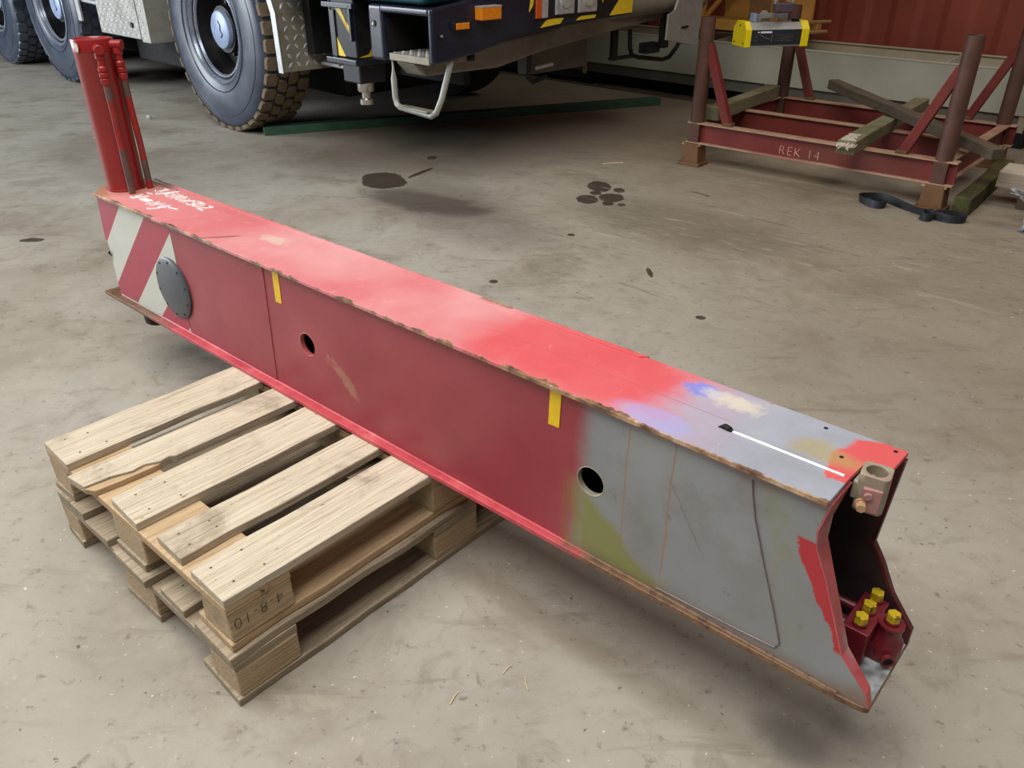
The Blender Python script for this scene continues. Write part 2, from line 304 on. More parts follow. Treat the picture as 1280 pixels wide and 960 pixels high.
M['alu'] = simple('checker_aluminium', (166, 166, 160), 0.45, 0.35, 0.12, 14, 0.5, (120, 116, 104), 0.5)
M['alu_dirty'] = simple('dirty_aluminium', (138, 132, 116), 0.55, 0.25, 0.15, 14, 0.5, (104, 96, 80), 0.6)
M['alu_edge'] = simple('bright_aluminium', (190, 192, 194), 0.4, 0.4, 0.1, 30)
M['chrome'] = simple('chrome_rod', (190, 188, 182), 0.18, 0.9, 0.08, 30)
M['amber'] = simple('amber_lens', (222, 132, 26), 0.25, 0, 0.12, 60, 0.6)
M['orange_lens'] = simple('orange_lens', (196, 84, 30), 0.25, 0, 0.12, 60, 0.6)
M['lamp_glass'] = simple('headlamp_glass', (200, 204, 206), 0.14, 0.5, 0.25, 40, 0.6)
M['yellow'] = simple('yellow_chevron', (222, 190, 40), 0.45, 0, 0.06, 30)
M['frame_grey'] = simple('grey_underframe', (132, 126, 112), 0.55, 0, 0.12, 8, 0.4, (84, 78, 68), 0.5)
M['galv'] = simple('galvanised_plate', (156, 156, 150), 0.45, 0.3, 0.12, 30)
M['green'] = simple('green_bar_paint', (54, 92, 72), 0.5, 0, 0.15, 14, 0.5, (36, 56, 46), 0.5)
M['wall'] = simple('red_brown_wall', (150, 68, 50), 0.55, 0, 0.14, 1.5, 0.4, (92, 40, 30), 0.5)
M['dark_wall'] = simple('dark_grey_wall', (46, 46, 48), 0.8, 0, 0.2, 3)  # dark tone stands in for the unlit background behind the crane
M['girder'] = simple('pale_grey_girder', (176, 174, 158), 0.5, 0, 0.08, 3, 0.4, (140, 134, 118), 0.4)
M['girder_top'] = simple('dusty_girder_inside', (168, 156, 134), 0.65, 0, 0.1, 5, 0.4)
M['rail_dark'] = simple('dark_grey_rail', (104, 100, 92), 0.55, 0, 0.12, 5, 0.4, (70, 66, 60), 0.5)
M['sill'] = simple('brown_sill', (104, 86, 66), 0.7, 0, 0.2, 10)
M['rack_red'] = simple('rack_red_paint', (112, 42, 38), 0.48, 0, 0.18, 8, 0.4, (96, 56, 44), 0.6)
M['rack_rust'] = simple('rack_rusty_post', (86, 58, 48), 0.55, 0, 0.2, 10, 0.4, (82, 62, 50), 0.7)
M['rack_flange'] = simple('rack_worn_flange', (168, 136, 112), 0.6, 0, 0.15, 14, 0.4, (158, 86, 74), 0.6)
M['rack_brown'] = simple('rack_brown_foot', (110, 78, 50), 0.6, 0, 0.2, 14, 0.4, (88, 80, 60), 0.5)
M['ochre'] = simple('ochre_jib_paint', (190, 138, 66), 0.5, 0, 0.12, 8, 0.4, (140, 92, 40), 0.5)
M['ochre_rust'] = simple('rusty_ochre', (150, 110, 70), 0.6, 0, 0.2, 16)
M['lift_yellow'] = simple('magnet_yellow', (238, 214, 20), 0.42, 0, 0.04, 30)
M['lift_grey'] = simple('magnet_grey', (160, 160, 158), 0.42, 0.2, 0.06, 20)
M['lift_black'] = simple('magnet_label', (42, 44, 48), 0.45, 0, 0.1, 20)
M['hook_violet'] = simple('dark_violet_hook', (88, 74, 84), 0.45, 0.1, 0.12, 20)
M['strap'] = simple('black_strap', (34, 36, 42), 0.6, 0, 0.2, 60)
M['straw'] = simple('straw', (206, 190, 150), 0.8)
M['stone'] = simple('white_pebble', (200, 198, 190), 0.8, 0, 0.1, 80)
def film():
    m = Mat('clear_film'); n = m.noise(m.coord(), 30, 3, 0.6)
    return m.done(lin((232, 236, 238)), 0.16, 0, n, 0.8, 0.01, 0.7, 0, None, 0.72)
M['film'] = film()

# ------------------------------------------------------------------ mesh helpers
class MB:
    def __init__(s): s.v = []; s.f = []
    def add(s, vs_, fs_):
        k = len(s.v); s.v += [tuple(p) for p in vs_]; s.f += [tuple(i+k for i in f) for f in fs_]; return s
    def box(s, x0, x1, y0, y1, z0, z1, mat=None):
        v = [Vector((x, y, z)) for z in (z0, z1) for y in (y0, y1) for x in (x0, x1)]
        if mat is not None: v = [mat @ p for p in v]
        return s.add(v, [(0, 2, 3, 1), (4, 5, 7, 6), (0, 1, 5, 4), (1, 3, 7, 5), (3, 2, 6, 7), (2, 0, 4, 6)])
    def prism(s, poly, a0, a1, axis='y'):
        # poly: list of 2D points; axis 'y': (x,z) extruded along y; 'z': (x,y); 'x': (y,z)
        n = len(poly)
        def P(p, a): return {'y': (p[0], a, p[1]), 'z': (p[0], p[1], a), 'x': (a, p[0], p[1])}[axis]
        v = [P(p, a0) for p in poly] + [P(p, a1) for p in poly]
        area2 = sum(poly[i][0]*poly[(i+1) % n][1]-poly[(i+1) % n][0]*poly[i][1] for i in range(n))
        f = [tuple(range(n)), tuple(range(2*n-1, n-1, -1))] + [(i, n+i, n+(i+1) % n, (i+1) % n) for i in range(n)]
        return s.add(v, f)
    def cyl(s, p0, p1, r0, r1=None, n=20, cap=True):
        r1 = r0 if r1 is None else r1; p0 = Vector(p0); p1 = Vector(p1); d = (p1-p0).normalized()
        u = d.orthogonal().normalized(); w = d.cross(u); v = []
        for p, r in ((p0, r0), (p1, r1)): v += [p+u*math.cos(2*PI*i/n)*r+w*math.sin(2*PI*i/n)*r for i in range(n)]
        f = [(i, (i+1) % n, n+(i+1) % n, n+i) for i in range(n)]
        if cap: f += [tuple(range(n-1, -1, -1)), tuple(range(n, 2*n))]
        return s.add(v, f)
    def ring(s, p0, p1, ro, ri, n=28):
        p0 = Vector(p0); p1 = Vector(p1); d = (p1-p0).normalized(); u = d.orthogonal().normalized(); w = d.cross(u); v = []
        for p, r in ((p0, ro), (p1, ro), (p1, ri), (p0, ri)): v += [p+u*math.cos(2*PI*i/n)*r+w*math.sin(2*PI*i/n)*r for i in range(n)]
        f = []
        for k in range(4):
            a = k*n; b = ((k+1) % 4)*n
            f += [(a+i, a+(i+1) % n, b+(i+1) % n, b+i) for i in range(n)]
        return s.add(v, f)
    def lathe(s, prof, axis='z', n=32, c=(0, 0, 0), closed=False, cap=True):
        # prof: (radius, height) list
        v = []
        for r, h in prof:
            for i in range(n):
                a = 2*PI*i/n; p = (r*math.cos(a), r*math.sin(a), h)
                if axis == 'y': p = (p[0], p[2], p[1])
                if axis == 'x': p = (p[2], p[0], p[1])
                v.append((p[0]+c[0], p[1]+c[1], p[2]+c[2]))
        f = []; m_ = len(prof)
        for k in range(m_ if closed else m_-1):
            a = k*n; b = ((k+1) % m_)*n
            f += [(a+i, a+(i+1) % n, b+(i+1) % n, b+i) for i in range(n)]
        if not closed and cap:
            if prof[0][0] > 1e-6: f.append(tuple(range(n-1, -1, -1)))
            if prof[-1][0] > 1e-6: f.append(tuple(range((m_-1)*n, m_*n)))
        return s.add(v, f)
    def tube(s, pts, r, n=10, sx=1.0):
        pts = [Vector(p) for p in pts]; rings = []; up = None
        for i, p in enumerate(pts):
            d = ((pts[min(i+1, len(pts)-1)]-p).normalized() + (p-pts[max(i-1, 0)]).normalized())
            d = d.normalized() if d.length > 1e-9 else Vector((0, 0, 1))
            u = d.orthogonal().normalized() if up is None else (up-d*up.dot(d)).normalized()
            up = u; w = d.cross(u); rr = r[i] if isinstance(r, (list, tuple)) else r
            rings.append([p+u*math.cos(2*PI*k/n)*rr+w*math.sin(2*PI*k/n)*rr*sx for k in range(n)])
        v = [q for rg in rings for q in rg]; f = []
        for i in range(len(pts)-1): f += [(i*n+k, i*n+(k+1) % n, (i+1)*n+(k+1) % n, (i+1)*n+k) for k in range(n)]
        f += [tuple(range(n-1, -1, -1)), tuple(range((len(pts)-1)*n, len(pts)*n))]
        return s.add(v, f)
    def mesh(s, name, mat):
        me = bpy.data.meshes.new(name); me.from_pydata(s.v, [], s.f); me.validate()
        b = bmesh.new(); b.from_mesh(me); bmesh.ops.remove_doubles(b, verts=b.verts, dist=1e-6); bmesh.ops.recalc_face_normals(b, faces=b.faces); b.to_mesh(me); b.free()
        me.materials.append(M[mat] if isinstance(mat, str) else mat); return me
    def build(s, name, mat, parent=None, bevel=0.0, smooth=False, seg=2, loc=(0, 0, 0), rot=(0, 0, 0)):
        return link(name, s.mesh(name, mat), parent, bevel, smooth, seg, loc, rot)
def link(name, me, parent=None, bevel=0.0, smooth=False, seg=2, loc=(0, 0, 0), rot=(0, 0, 0)):
    o = bpy.data.objects.new(name, me); COL.objects.link(o); o.location = loc; o.rotation_euler = rot
    if parent: o.parent = parent
    if bevel:
        b = o.modifiers.new('bevel', 'BEVEL'); b.width = bevel; b.segments = seg; b.limit_method = 'ANGLE'; b.angle_limit = 0.6
    if smooth:
        for p in me.polygons: p.use_smooth = True
        try: me.set_sharp_from_angle(angle=0.7)
        except Exception: pass
    return o
def thing(name, label, cat, loc=(0, 0, 0), rotz=0.0, group=None):
    o = bpy.data.objects.new(name, None); COL.objects.link(o); o.location = loc; o.rotation_euler = (0, 0, rotz); o.empty_display_size = 0.1
    return tag(o, label, cat, group)
def tag(o, label=None, cat=None, group=None, kind=None):
    if label: o['label'] = label
    if cat:
        o['category'] = cat; o['kind'] = 'thing'
    if group: o['group'] = group
    if kind: o['kind'] = kind
    return o
def cut(o, cutters):
    for c in cutters:
        b = o.modifiers.new('cut', 'BOOLEAN'); b.object = c; b.operation = 'DIFFERENCE'; b.solver = 'EXACT'
    bpy.context.view_layer.update()
    me = bpy.data.meshes.new_from_object(o.evaluated_get(bpy.context.evaluated_depsgraph_get()))
    o.modifiers.clear(); o.data = me
    for c in cutters: bpy.data.objects.remove(c)
    return o
def text(name, body, size, mat, parent, matrix, depth=0.0006, shear=0.0, space=1.0, thin=0.0):
    cu = bpy.data.curves.new(name, 'FONT'); cu.body = body; cu.size = size; cu.extrude = depth; cu.shear = shear; cu.space_character = space; cu.offset = thin; cu.resolution_u = 4
    o = bpy.data.objects.new(name+'_tmp', cu); COL.objects.link(o); bpy.context.view_layer.update()
    me = bpy.data.meshes.new_from_object(o.evaluated_get(bpy.context.evaluated_depsgraph_get())); bpy.data.objects.remove(o)
    me.materials.clear(); me.materials.append(M[mat]); me.transform(matrix)
    return link(name, me, parent)
def jitter(mb, a):
    mb.v = [tuple(c+random.uniform(-a, a) for c in p) for p in mb.v]; return mb
def hexbolt(name, mat, parent, p, d, r, h):
    p = Vector(p); d = Vector(d).normalized(); m = MB(); m.cyl(p, p+d*h, r, n=6); m.cyl(p-d*h*0.3, p, r*1.25, n=16); return m.build(name, mat, parent, 0.0008)

# ================================================================== SETTING
f = MB(); f.box(-16, 16, -5, 20, -0.12, 0.0)
tag(f.build('floor', 'floor'), 'stained grey concrete workshop floor with oil spots', None, None, 'structure')
WY, WO = -0.772, (0.0, 9.193, 0.0)
wall = MB(); x = 1.3; per = 0.40; front = []
while x < 9.0:
    front += [(x, 0.0), (x+per*0.36, 0.0), (x+per*0.5, 0.016), (x+per*0.86, 0.016)]; x += per
wall.prism(front + [(9.3, 0.10), (1.3, 0.10)], 0.0, 5.5, 'z')
WL = (WO[0]-math.sin(WY)*0.62, WO[1]+math.cos(WY)*0.62, 0)
tag(wall.build('wall_back', 'wall', None, loc=WL, rot=(0, 0, WY)), 'red brown corrugated sheet wall behind the grey girder', None, None, 'structure')
tag(MB().box(-14.0, 1.28, 0.0, 0.12, 0.0, 5.5).build('wall_left', 'dark_wall', None, loc=WL, rot=(0, 0, WY)), 'dark grey wall behind the crane', None, None, 'structure')

# ================================================================== OUTRIGGER BEAM
BL, BW, BH = 2.383, 0.209, 0.362
beam = thing('crane_outrigger', 'long red steel outrigger beam with grey primed open end, lying on wooden pallets', 'crane beam', (-1.3332, 2.4905, 0.2628), -0.7235)
TP = 0.009
# top plate (chamfered left end, stepped front edge behind the clamp)
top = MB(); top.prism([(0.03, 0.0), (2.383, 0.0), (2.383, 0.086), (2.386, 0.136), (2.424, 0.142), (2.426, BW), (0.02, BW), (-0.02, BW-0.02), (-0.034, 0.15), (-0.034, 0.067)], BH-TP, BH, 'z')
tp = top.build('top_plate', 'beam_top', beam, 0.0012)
cut(tp, [MB().cyl((sx, ty, BH-0.03), (sx, ty, BH+0.03), 0.0125, n=18).build('cutter', 'hole') for sx, ty in ((0.128, 0.080), (0.108, 0.148))])
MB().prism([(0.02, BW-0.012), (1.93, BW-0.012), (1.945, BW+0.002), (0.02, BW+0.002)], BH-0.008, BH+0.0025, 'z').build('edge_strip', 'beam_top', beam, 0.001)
# bottom plate
bot = MB(); bot.prism([(-0.06, -0.010), (1.2, -0.008), (2.1, 0.001), (2.46, 0.009), (2.503, 0.013), (2.511, 0.018), (2.511, BW), (-0.06, BW+0.010)], 0.0, 0.012, 'z')
bot.build('bottom_plate', 'beam_low', beam, 0.002)
# side plates
nearP = [(0.012, 0.012), (2.508, 0.012), (2.498, 0.039), (2.45, 0.089), (2.40, 0.215), (2.377, 0.262), (2.372, 0.292), (2.383, 0.353), (0.018, 0.353), (0.0, 0.205), (0.012, 0.19), (0.023, 0.142), (0.012, 0.122)]
near = MB(); HR = 0.031
def clip(poly, a, b, c):       # keep a*x+b*y<=c
    out = []
    for i in range(len(poly)):
        p, q = poly[i], poly[(i+1) % len(poly)]; dp = a*p[0]+b*p[1]-c; dq = a*q[0]+b*q[1]-c
        if dp <= 0: out.append(p)
        if dp*dq < 0: t = dp/(dp-dq); out.append((p[0]+t*(q[0]-p[0]), p[1]+t*(q[1]-p[1])))
    return out
def plate_faces(mb, poly, y0, y1, rim=None):
    n_ = len(poly); mb.add([(p[0], y0, p[1]) for p in poly], [tuple(range(n_))]); mb.add([(p[0], y1, p[1]) for p in poly], [tuple(range(n_))])
def hole_patch(mb, cx_, cz_, r, x0, x1, z0, z1, y0, y1, n=40):
    a_in, a_out = [], []
    for k in range(n):
        a = 2*PI*k/n+PI/4; c_, s_ = math.cos(a), math.sin(a)
        tx = ((x1-cx_)/c_ if c_ > 1e-9 else ((x0-cx_)/c_ if c_ < -1e-9 else 1e9)); tz = ((z1-cz_)/s_ if s_ > 1e-9 else ((z0-cz_)/s_ if s_ < -1e-9 else 1e9)); t = min(tx, tz)
        a_in.append((cx_+r*c_, cz_+r*s_)); a_out.append((cx_+t*c_, cz_+t*s_))
    for y in (y0, y1):
        mb.add([(p[0], y, p[1]) for p in a_in+a_out], [(k, (k+1) % n, n+(k+1) % n, n+k) for k in range(n)])
    mb.add([(p[0], y0, p[1]) for p in a_in]+[(p[0], y1, p[1]) for p in a_in], [(k, (k+1) % n, n+(k+1) % n, n+k) for k in range(n)])
NY0, NY1 = 0.015, 0.027
HOLES = ((1.086, 0.178), (1.96, 0.184)); xs_ = [-1.0, HOLES[0][0]-0.06, HOLES[0][0]+0.06, HOLES[1][0]-0.06, HOLES[1][0]+0.06, 3.0]
for i in (0, 2, 4): plate_faces(near, clip(clip(nearP, -1, 0, -xs_[i]), 1, 0, xs_[i+1]), NY0, NY1)
for hx, hz in HOLES:
    for z0_, z1_ in ((0.012, hz-0.06), (hz+0.06, 0.353)): plate_faces(near, [(hx-0.06, z0_), (hx+0.06, z0_), (hx+0.06, z1_), (hx-0.06, z1_)], NY0, NY1)
    hole_patch(near, hx, hz, HR, hx-0.06, hx+0.06, hz-0.06, hz+0.06, NY0, NY1)
for i in range(len(nearP)):
    p, q = nearP[i], nearP[(i+1) % len(nearP)]; near.add([(p[0], NY0, p[1]), (q[0], NY0, q[1]), (q[0], NY1, q[1]), (p[0], NY1, p[1])], [(0, 1, 2, 3)])
nw = near.build('side_plate', 'beam_web', beam)
farP = [(0.012, 0.012), (2.508, 0.012), (2.508, 0.043), (2.464, 0.098), (2.437, 0.15), (2.415, 0.183), (2.426, 0.353), (0.018, 0.353)]
fw = MB(); fw.prism(farP, BW-0.016, BW-0.006, 'y'); tag(fw.build('side_plate', 'inner_red', beam), None)
for o in (nw,): o['label'] = 'side plate, red turning to grey primer'
# dark liner inside, bulkhead
MB().prism([(p[0]-(0.006 if p[0] > 1 else -0.02), p[1]) for p in farP], BW-0.0185, BW-0.0165, 'y').build('inner_liner', 'inner', beam)
MB().box(0.03, 2.37, 0.03, BW-0.02, BH-TP-0.002, BH-TP-0.0005).build('inner_liner', 'inner', beam)
MB().box(1.80, 1.81, 0.029, BW-0.019, 0.012, 0.35).build('bulkhead', 'inner', beam)
for sx, sz in ((1.086, 0.178), (1.96, 0.184)):
    MB().ring((sx, 0.0146, sz), (sx, 0.0272, sz), 0.0318, 0.0295).build('hole_rim', 'edge_red' if sx < 1.5 else 'clamp', beam, 0.0008, True)
# end plate at the jack end
MB().box(0.03, 0.04, 0.027, BW-0.018, 0.012, BH-TP).build('end_plate', 'inner_red', beam)
# left doubler sheet
MB().prism([(0.472, 0.014), (0.914, 0.014), (0.931, 0.345), (0.472, 0.345)], 0.0125, 0.0149, 'y').build('doubler_plate', 'beam_web', beam, 0.001)
MB().tube([(0.9155+0.0168*i/20, 0.0143, 0.014+i*0.0165) for i in range(21)], [0.0020+0.0005*random.random() for _ in range(21)], 6).build('weld_seam', 'weld_red', beam, 0, True)
# reflective stripes
region = [(0.013, 0.014), (0.468, 0.014), (0.470, 0.347), (0.0185, 0.347), (0.001, 0.206), (0.013, 0.19), (0.0235, 0.142), (0.013, 0.122)]
bounds = [0.6, 0.187, 0.0415, -0.108, -0.2555, -0.405, -0.8]
for k in range(6):
    pl = clip(clip(region, -0.93, 1, bounds[k]), 0.93, -1, -bounds[k+1])
    if len(pl) > 2:
        o = MB().prism(pl, 0.0132, 0.0149, 'y').build('stripe', 'stripe_red' if k % 2 == 0 else 'stripe_white', beam)
        o['label'] = ('red' if k % 2 == 0 else 'white')+' diagonal warning stripe'
MB().tube([(0.024, 0.012, 0.15), (0.016, 0.008, 0.16), (0.019, 0.009, 0.168)], [0.001, 0.004, 0.001], 6).build('torn_lip', 'hole', beam)
# round rubber cover
cov = MB(); cov.lathe([(0.0, -0.0175), (0.045, -0.016), (0.074, -0.0105), (0.090, -0.0085), (0.0945, -0.006), (0.0945, 0.0), (0.0, 0.0)], 'y', 48, (0.427, 0.0128, 0.149))
cv = cov.build('round_cover', 'rubber_cover', beam, 0, True); cv['label'] = 'dark grey round cover'
for k in range(10):
    a = 2*PI*k/10+0.25
    MB().cyl((0.427+0.083*math.cos(a), 0.0025, 0.149+0.083*math.sin(a)), (0.427+0.083*math.cos(a), 0.0055, 0.149+0.083*math.sin(a)), 0.0042, n=10).build('bolt_hole', 'hole', cv)
# tapes
for x0, z0 in ((0.985, 0.262), (1.870, 0.269)):
    o = MB().prism([(x0-0.013, z0), (x0+0.013, z0+0.001), (x0+0.016, 0.346), (x0-0.010, 0.346)], 0.0138, 0.0150, 'y').build('yellow_tape', 'tape', beam); o['label'] = 'short strip of yellow tape'
# weld seams at the end gusset
sm = [(2.262, 0.335), (2.268, 0.305), (2.277, 0.270), (2.305, 0.190), (2.335, 0.110), (2.356, 0.048), (2.350, 0.034), (2.30, 0.030), (2.22, 0.026), (2.12, 0.022)]
P = [(p[0], 0.0145, p[1]) for p in sm]; PP = []
for i in range(len(P)-1):
    for k in range(4): PP.append(tuple(P[i][j]+(P[i+1][j]-P[i][j])*k/4 for j in range(3)))
MB().tube(PP+[P[-1]], [0.0013+random.random()*0.0006 for _ in range(len(PP)+1)], 6).build('weld_seam', 'weld', beam, 0, True)
MB().tube([(0.02+i*0.04, 0.014, 0.0125) for i in range(62)], [0.0035+random.random()*0.001 for _ in range(62)], 6).build('weld_seam', 'beam_low', beam, 0, True)
# white primer line and black lump on the top
MB().tube([(2.185+0.19*i/12, 0.0785, BH+0.0002) for i in range(13)], [0.0018]+[0.0026+random.random()*0.0009 for _ in range(12)], 6).build('sealant_line', 'white_ink', beam, 0, True)
lump = jitter(MB().tube([(2.166, 0.077, BH), (2.175, 0.081, BH+0.003), (2.184, 0.077, BH+0.004), (2.19, 0.078, BH)], [0.002, 0.006, 0.005, 0.002], 7), 0.0015); lump.build('tar_lump', 'hole', beam, 0, True)
for sx, ty in ((2.352, 0.125), (2.30, 0.19), (2.41, 0.196), (0.20, 0.19)): MB().cyl((sx, ty, BH-0.002), (sx, ty, BH+0.0008), 0.0035, n=10).build('small_hole', 'hole', beam)
# front edge flat bars on the near side plate
fl = [(2.508, 0.012), (2.498, 0.039), (2.45, 0.089), (2.40, 0.215), (2.377, 0.262), (2.372, 0.292), (2.383, 0.35)]
eb = MB(); wid = [0.012, 0.020, 0.026, 0.030, 0.040, 0.058, 0.075]
for i in range(len(fl)-1):
    (xa, za), (xb, zb) = fl[i], fl[i+1]; wa, wb = wid[i], wid[i+1]; k = 0.008
    v = [(xa, 0.0152, za), (xa, 0.0152+wa, za), (xb, 0.0152+wb, zb), (xb, 0.0152, zb), (xa-k, 0.0152, za), (xa-k, 0.0152+wa, za), (xb-k, 0.0152+wb, zb), (xb-k, 0.0152, zb)]
    v = [(p[0]+0.0025, p[1], p[2]) for p in v]
    eb.add(v, [(0, 1, 2, 3), (7, 6, 5, 4), (0, 3, 7, 4), (1, 5, 6, 2), (0, 4, 5, 1), (3, 2, 6, 7)])
eb.build('edge_bar', 'edge_red', beam)
eb2 = MB(); fr = farP[1:7]
for i in range(len(fr)-1):
    (xa, za), (xb, zb) = fr[i], fr[i+1]
    eb2.add([(xa+0.003, BW-0.018, za), (xa+0.003, BW-0.0055, za), (xb+0.003, BW-0.0055, zb), (xb+0.003, BW-0.018, zb), (xa-0.004, BW-0.018, za), (xa-0.004, BW-0.0055, za), (xb-0.004, BW-0.0055, zb), (xb-0.004, BW-0.018, zb)], [(0, 1, 2, 3), (7, 6, 5, 4), (0, 3, 7, 4), (1, 5, 6, 2), (0, 4, 5, 1), (3, 2, 6, 7)])
eb2.build('edge_bar', 'edge_dark', beam)
# clamp ring on the front
cx, cy = 2.411, 0.110
def oct_(r, rot=PI/8, n=8): return [(r*math.cos(rot+2*PI*i/n), r*math.sin(rot+2*PI*i/n)) for i in range(n)]
cl = MB()
def ringprism(mb, cx, cy, outer, ri, z0, z1, n=32):
    o_, i_ = [], []
    for k in range(n):
        a = 2*PI*k/n; dx, dy = math.cos(a), math.sin(a); R = outer(a); o_.append((cx+dx*R, cy+dy*R)); i_.append((cx+dx*ri, cy+dy*ri))
    v = [(p[0], p[1], z) for z in (z0, z1) for p in o_+i_]; N = n
    f_ = []
    for k in range(n):
        j = (k+1) % n
        f_ += [(k, j, 2*N+j, 2*N+k), (N+k, 3*N+k, 3*N+j, N+j), (2*N+k, 2*N+j, 3*N+j, 3*N+k), (k, N+k, N+j, j)]
    mb.add(v, f_)
sq = lambda a: min(0.0265, 0.0215/max(abs(math.cos(a-0.15)), abs(math.sin(a-0.15)), 1e-6))
ringprism(cl, cx, cy, sq, 0.0155, 0.306, BH+0.010)
clo = cl.build('pipe_clamp', 'clamp', beam, 0.0015); clo['label'] = 'khaki cast clamp ring with bolts'
MB().box(cx-0.026, cx-0.003, cy-0.020, cy+0.02, 0.322, 0.354).build('clamp_foot', 'clamp', clo, 0.003)
MB().cyl((cx, cy, 0.308), (cx, cy, BH-0.012), 0.0156, n=24).build('clamp_bore', 'rail_dark', clo)
rb = MB()
for k in range(5): rb.box(cx+0.0195, cx+0.0225, cy-0.014, cy-0.001, 0.324+k*0.0055, 0.327+k*0.0055)
rb.build('serration', 'clamp', clo)
mt = Matrix.Translation((cx+0.004, cy-0.0225, 0.333)) @ Matrix.Rotation(0.3, 4, 'Z')
MB().box(-0.012, 0.016, -0.004, 0.004, -0.022, 0.020, mt).build('clamp_plate', 'clamp_pink', clo, 0.0015)
hexbolt('hex_bolt', 'clamp_pink', clo, (cx+0.002, cy-0.0265, 0.342), (0.35, -0.9, 0), 0.0062, 0.006)
hexbolt('hex_bolt', 'bolt_tan', clo, (cx-0.004, cy-0.0295, 0.324), (0.35, -0.9, 0), 0.0078, 0.012)
# valve block inside the open end
vb = MB().box(2.425, 2.468, 0.088, 0.1885, 0.013, 0.083); vbo = vb.build('valve_block', 'valve', beam, 0.002); vbo['label'] = 'dark red hydraulic valve block'
bo = MB(); bo.lathe([(0.0, 0.013), (0.024, 0.013), (0.026, 0.02), (0.026, 0.05), (0.020, 0.058), (0.0195, 0.078), (0.021, 0.08), (0.021, 0.086), (0.0, 0.086)], 'z', 28, (2.486, 0.142, 0.0)); bo.box(2.46, 2.486, 0.118, 0.166, 0.013, 0.045)
bo.build('valve_boss', 'valve', vbo, 0, True)
MB().ring((2.499, 0.113, 0.033), (2.503, 0.108, 0.033), 0.012, 0.008).build('port', 'valve', vbo, 0, True)
MB().cyl((2.4985, 0.1135, 0.033), (2.5015, 0.110, 0.033), 0.0085, n=16).build('port_hole', 'hole', vbo)
for sx, ty, z0 in ((2.447, 0.178, 0.083), (2.447, 0.143, 0.083), (2.447, 0.107, 0.083), (2.486, 0.142, 0.086)):
    pm = MB(); pm.cyl((sx, ty, z0), (sx, ty, z0+0.005), 0.0125, n=20); pc = pm.build('plug_collar', 'valve', vbo)
    pm = MB(); pm.cyl((sx, ty, z0+0.005), (sx, ty, z0+0.020), 0.0118, 0.0112, n=6); pm.build('yellow_plug', 'brass', vbo, 0.0012)
for ty, zz in ((0.155, 0.07), (0.12, 0.06)):
    MB().tube([(2.425, ty, zz), (2.38, ty-0.005, zz+0.004), (2.25, ty-0.01, zz+0.006), (2.0, ty, zz)], 0.0085, 12).build('hydraulic_pipe', 'valve', beam, 0, True)
MB().prism([(2.466, 0.03), (2.509, 0.03), (2.509, 0.19), (2.466, 0.19)], 0.0122, 0.0128, 'z').build('chipped_floor_plate', 'chipped_plate', beam)
# foot under the jack end
MB().lathe([(0.0, -0.085), (0.034, -0.085), (0.042, -0.078), (0.044, -0.05), (0.036, -0.045), (0.036, 0.0), (0.0, 0.0)], 'z', 28, (0.10, 0.080, 0.0)).build('jack_foot_boss', 'inner', beam, 0, True)
# jack cylinder
jc = (0.048, 0.100)
jk = MB(); jk.lathe([(0.0, BH), (0.0575, BH), (0.0575, BH+0.006), (0.0555, BH+0.007), (0.0560, 0.765), (0.0565, 0.766), (0.0565, 0.769), (0.0575, 0.770), (0.0575, 0.800), (0.0565, 0.803), (0.049, 0.803), (0.046, 0.800), (0.0, 0.799)], 'z', 48, (jc[0], jc[1], 0))
jko = jk.build('jack_cylinder', 'jack_red', beam, 0, True); jko['label'] = 'upright glossy red hydraulic jack cylinder'
MB().lathe([(0.0, 0.0), (0.013, 0.0), (0.010, 0.003), (0.0, 0.003)], 'y', 18, (jc[0]+0.020, jc[1]-0.0565, 0.783)).build('port_plug', 'clamp', jko, 0, True)
for (px, py), topz in (((0.128, 0.080), 0.783), ((0.108, 0.148), 0.790)):
    d = Vector((px-jc[0], py-jc[1], 0)).normalized(); c0 = Vector((px, py, 0))
    inn = Vector((jc[0], jc[1], 0))+d*0.052
    pp = MB(); pp.tube([(px, py, 0.33), (px, py, 0.50), (px-d.x*0.004, py-d.y*0.004, 0.60), (px-d.x*0.006, py-d.y*0.006, topz-0.095)], 0.0095, 14); po = pp.build('hydraulic_pipe', 'pipe_red', jko, 0, True)
    q = Vector((px-d.x*0.006, py-d.y*0.006, 0))
    ft = MB(); ft.lathe([(0.0, topz-0.100), (0.0105, topz-0.100), (0.0135, topz-0.094), (0.0135, topz-0.084), (0.0105, topz-0.081), (0.0135, topz-0.078), (0.0135, topz-0.068), (0.0105, topz-0.065), (0.0135, topz-0.062), (0.0135, topz-0.052), (0.010, topz-0.048), (0.010, topz-0.032), (0.0135, topz-0.028), (0.0135, topz-0.012), (0.0, topz-0.012)], 'z', 16, (q.x, q.y, 0))
    ft.build('pipe_fitting', 'pipe_red', po, 0, True)
    MB().cyl((inn.x, inn.y, topz-0.004), (q.x+d.x*0.018, q.y+d.y*0.018, topz-0.004), 0.0135, n=18).build('elbow', 'pipe_red', po, 0.002, True)
    sp = MB(); sp.tube([(px, py, z) for z in ((0.365, 0.40, 0.44, 0.475, 0.50) if py < 0.1 else (0.39, 0.42, 0.45))], [0.0099]*(5 if py < 0.1 else 3), 14); sp.build('bare_patch', 'bare_pipe', po, 0, True)
    sp = MB(); sp.tube([(px-d.x*0.005, py-d.y*0.005, z) for z in (0.64, 0.655, topz-0.105)], 0.0099, 14); sp.build('bare_patch', 'bare_pipe', po, 0, True)
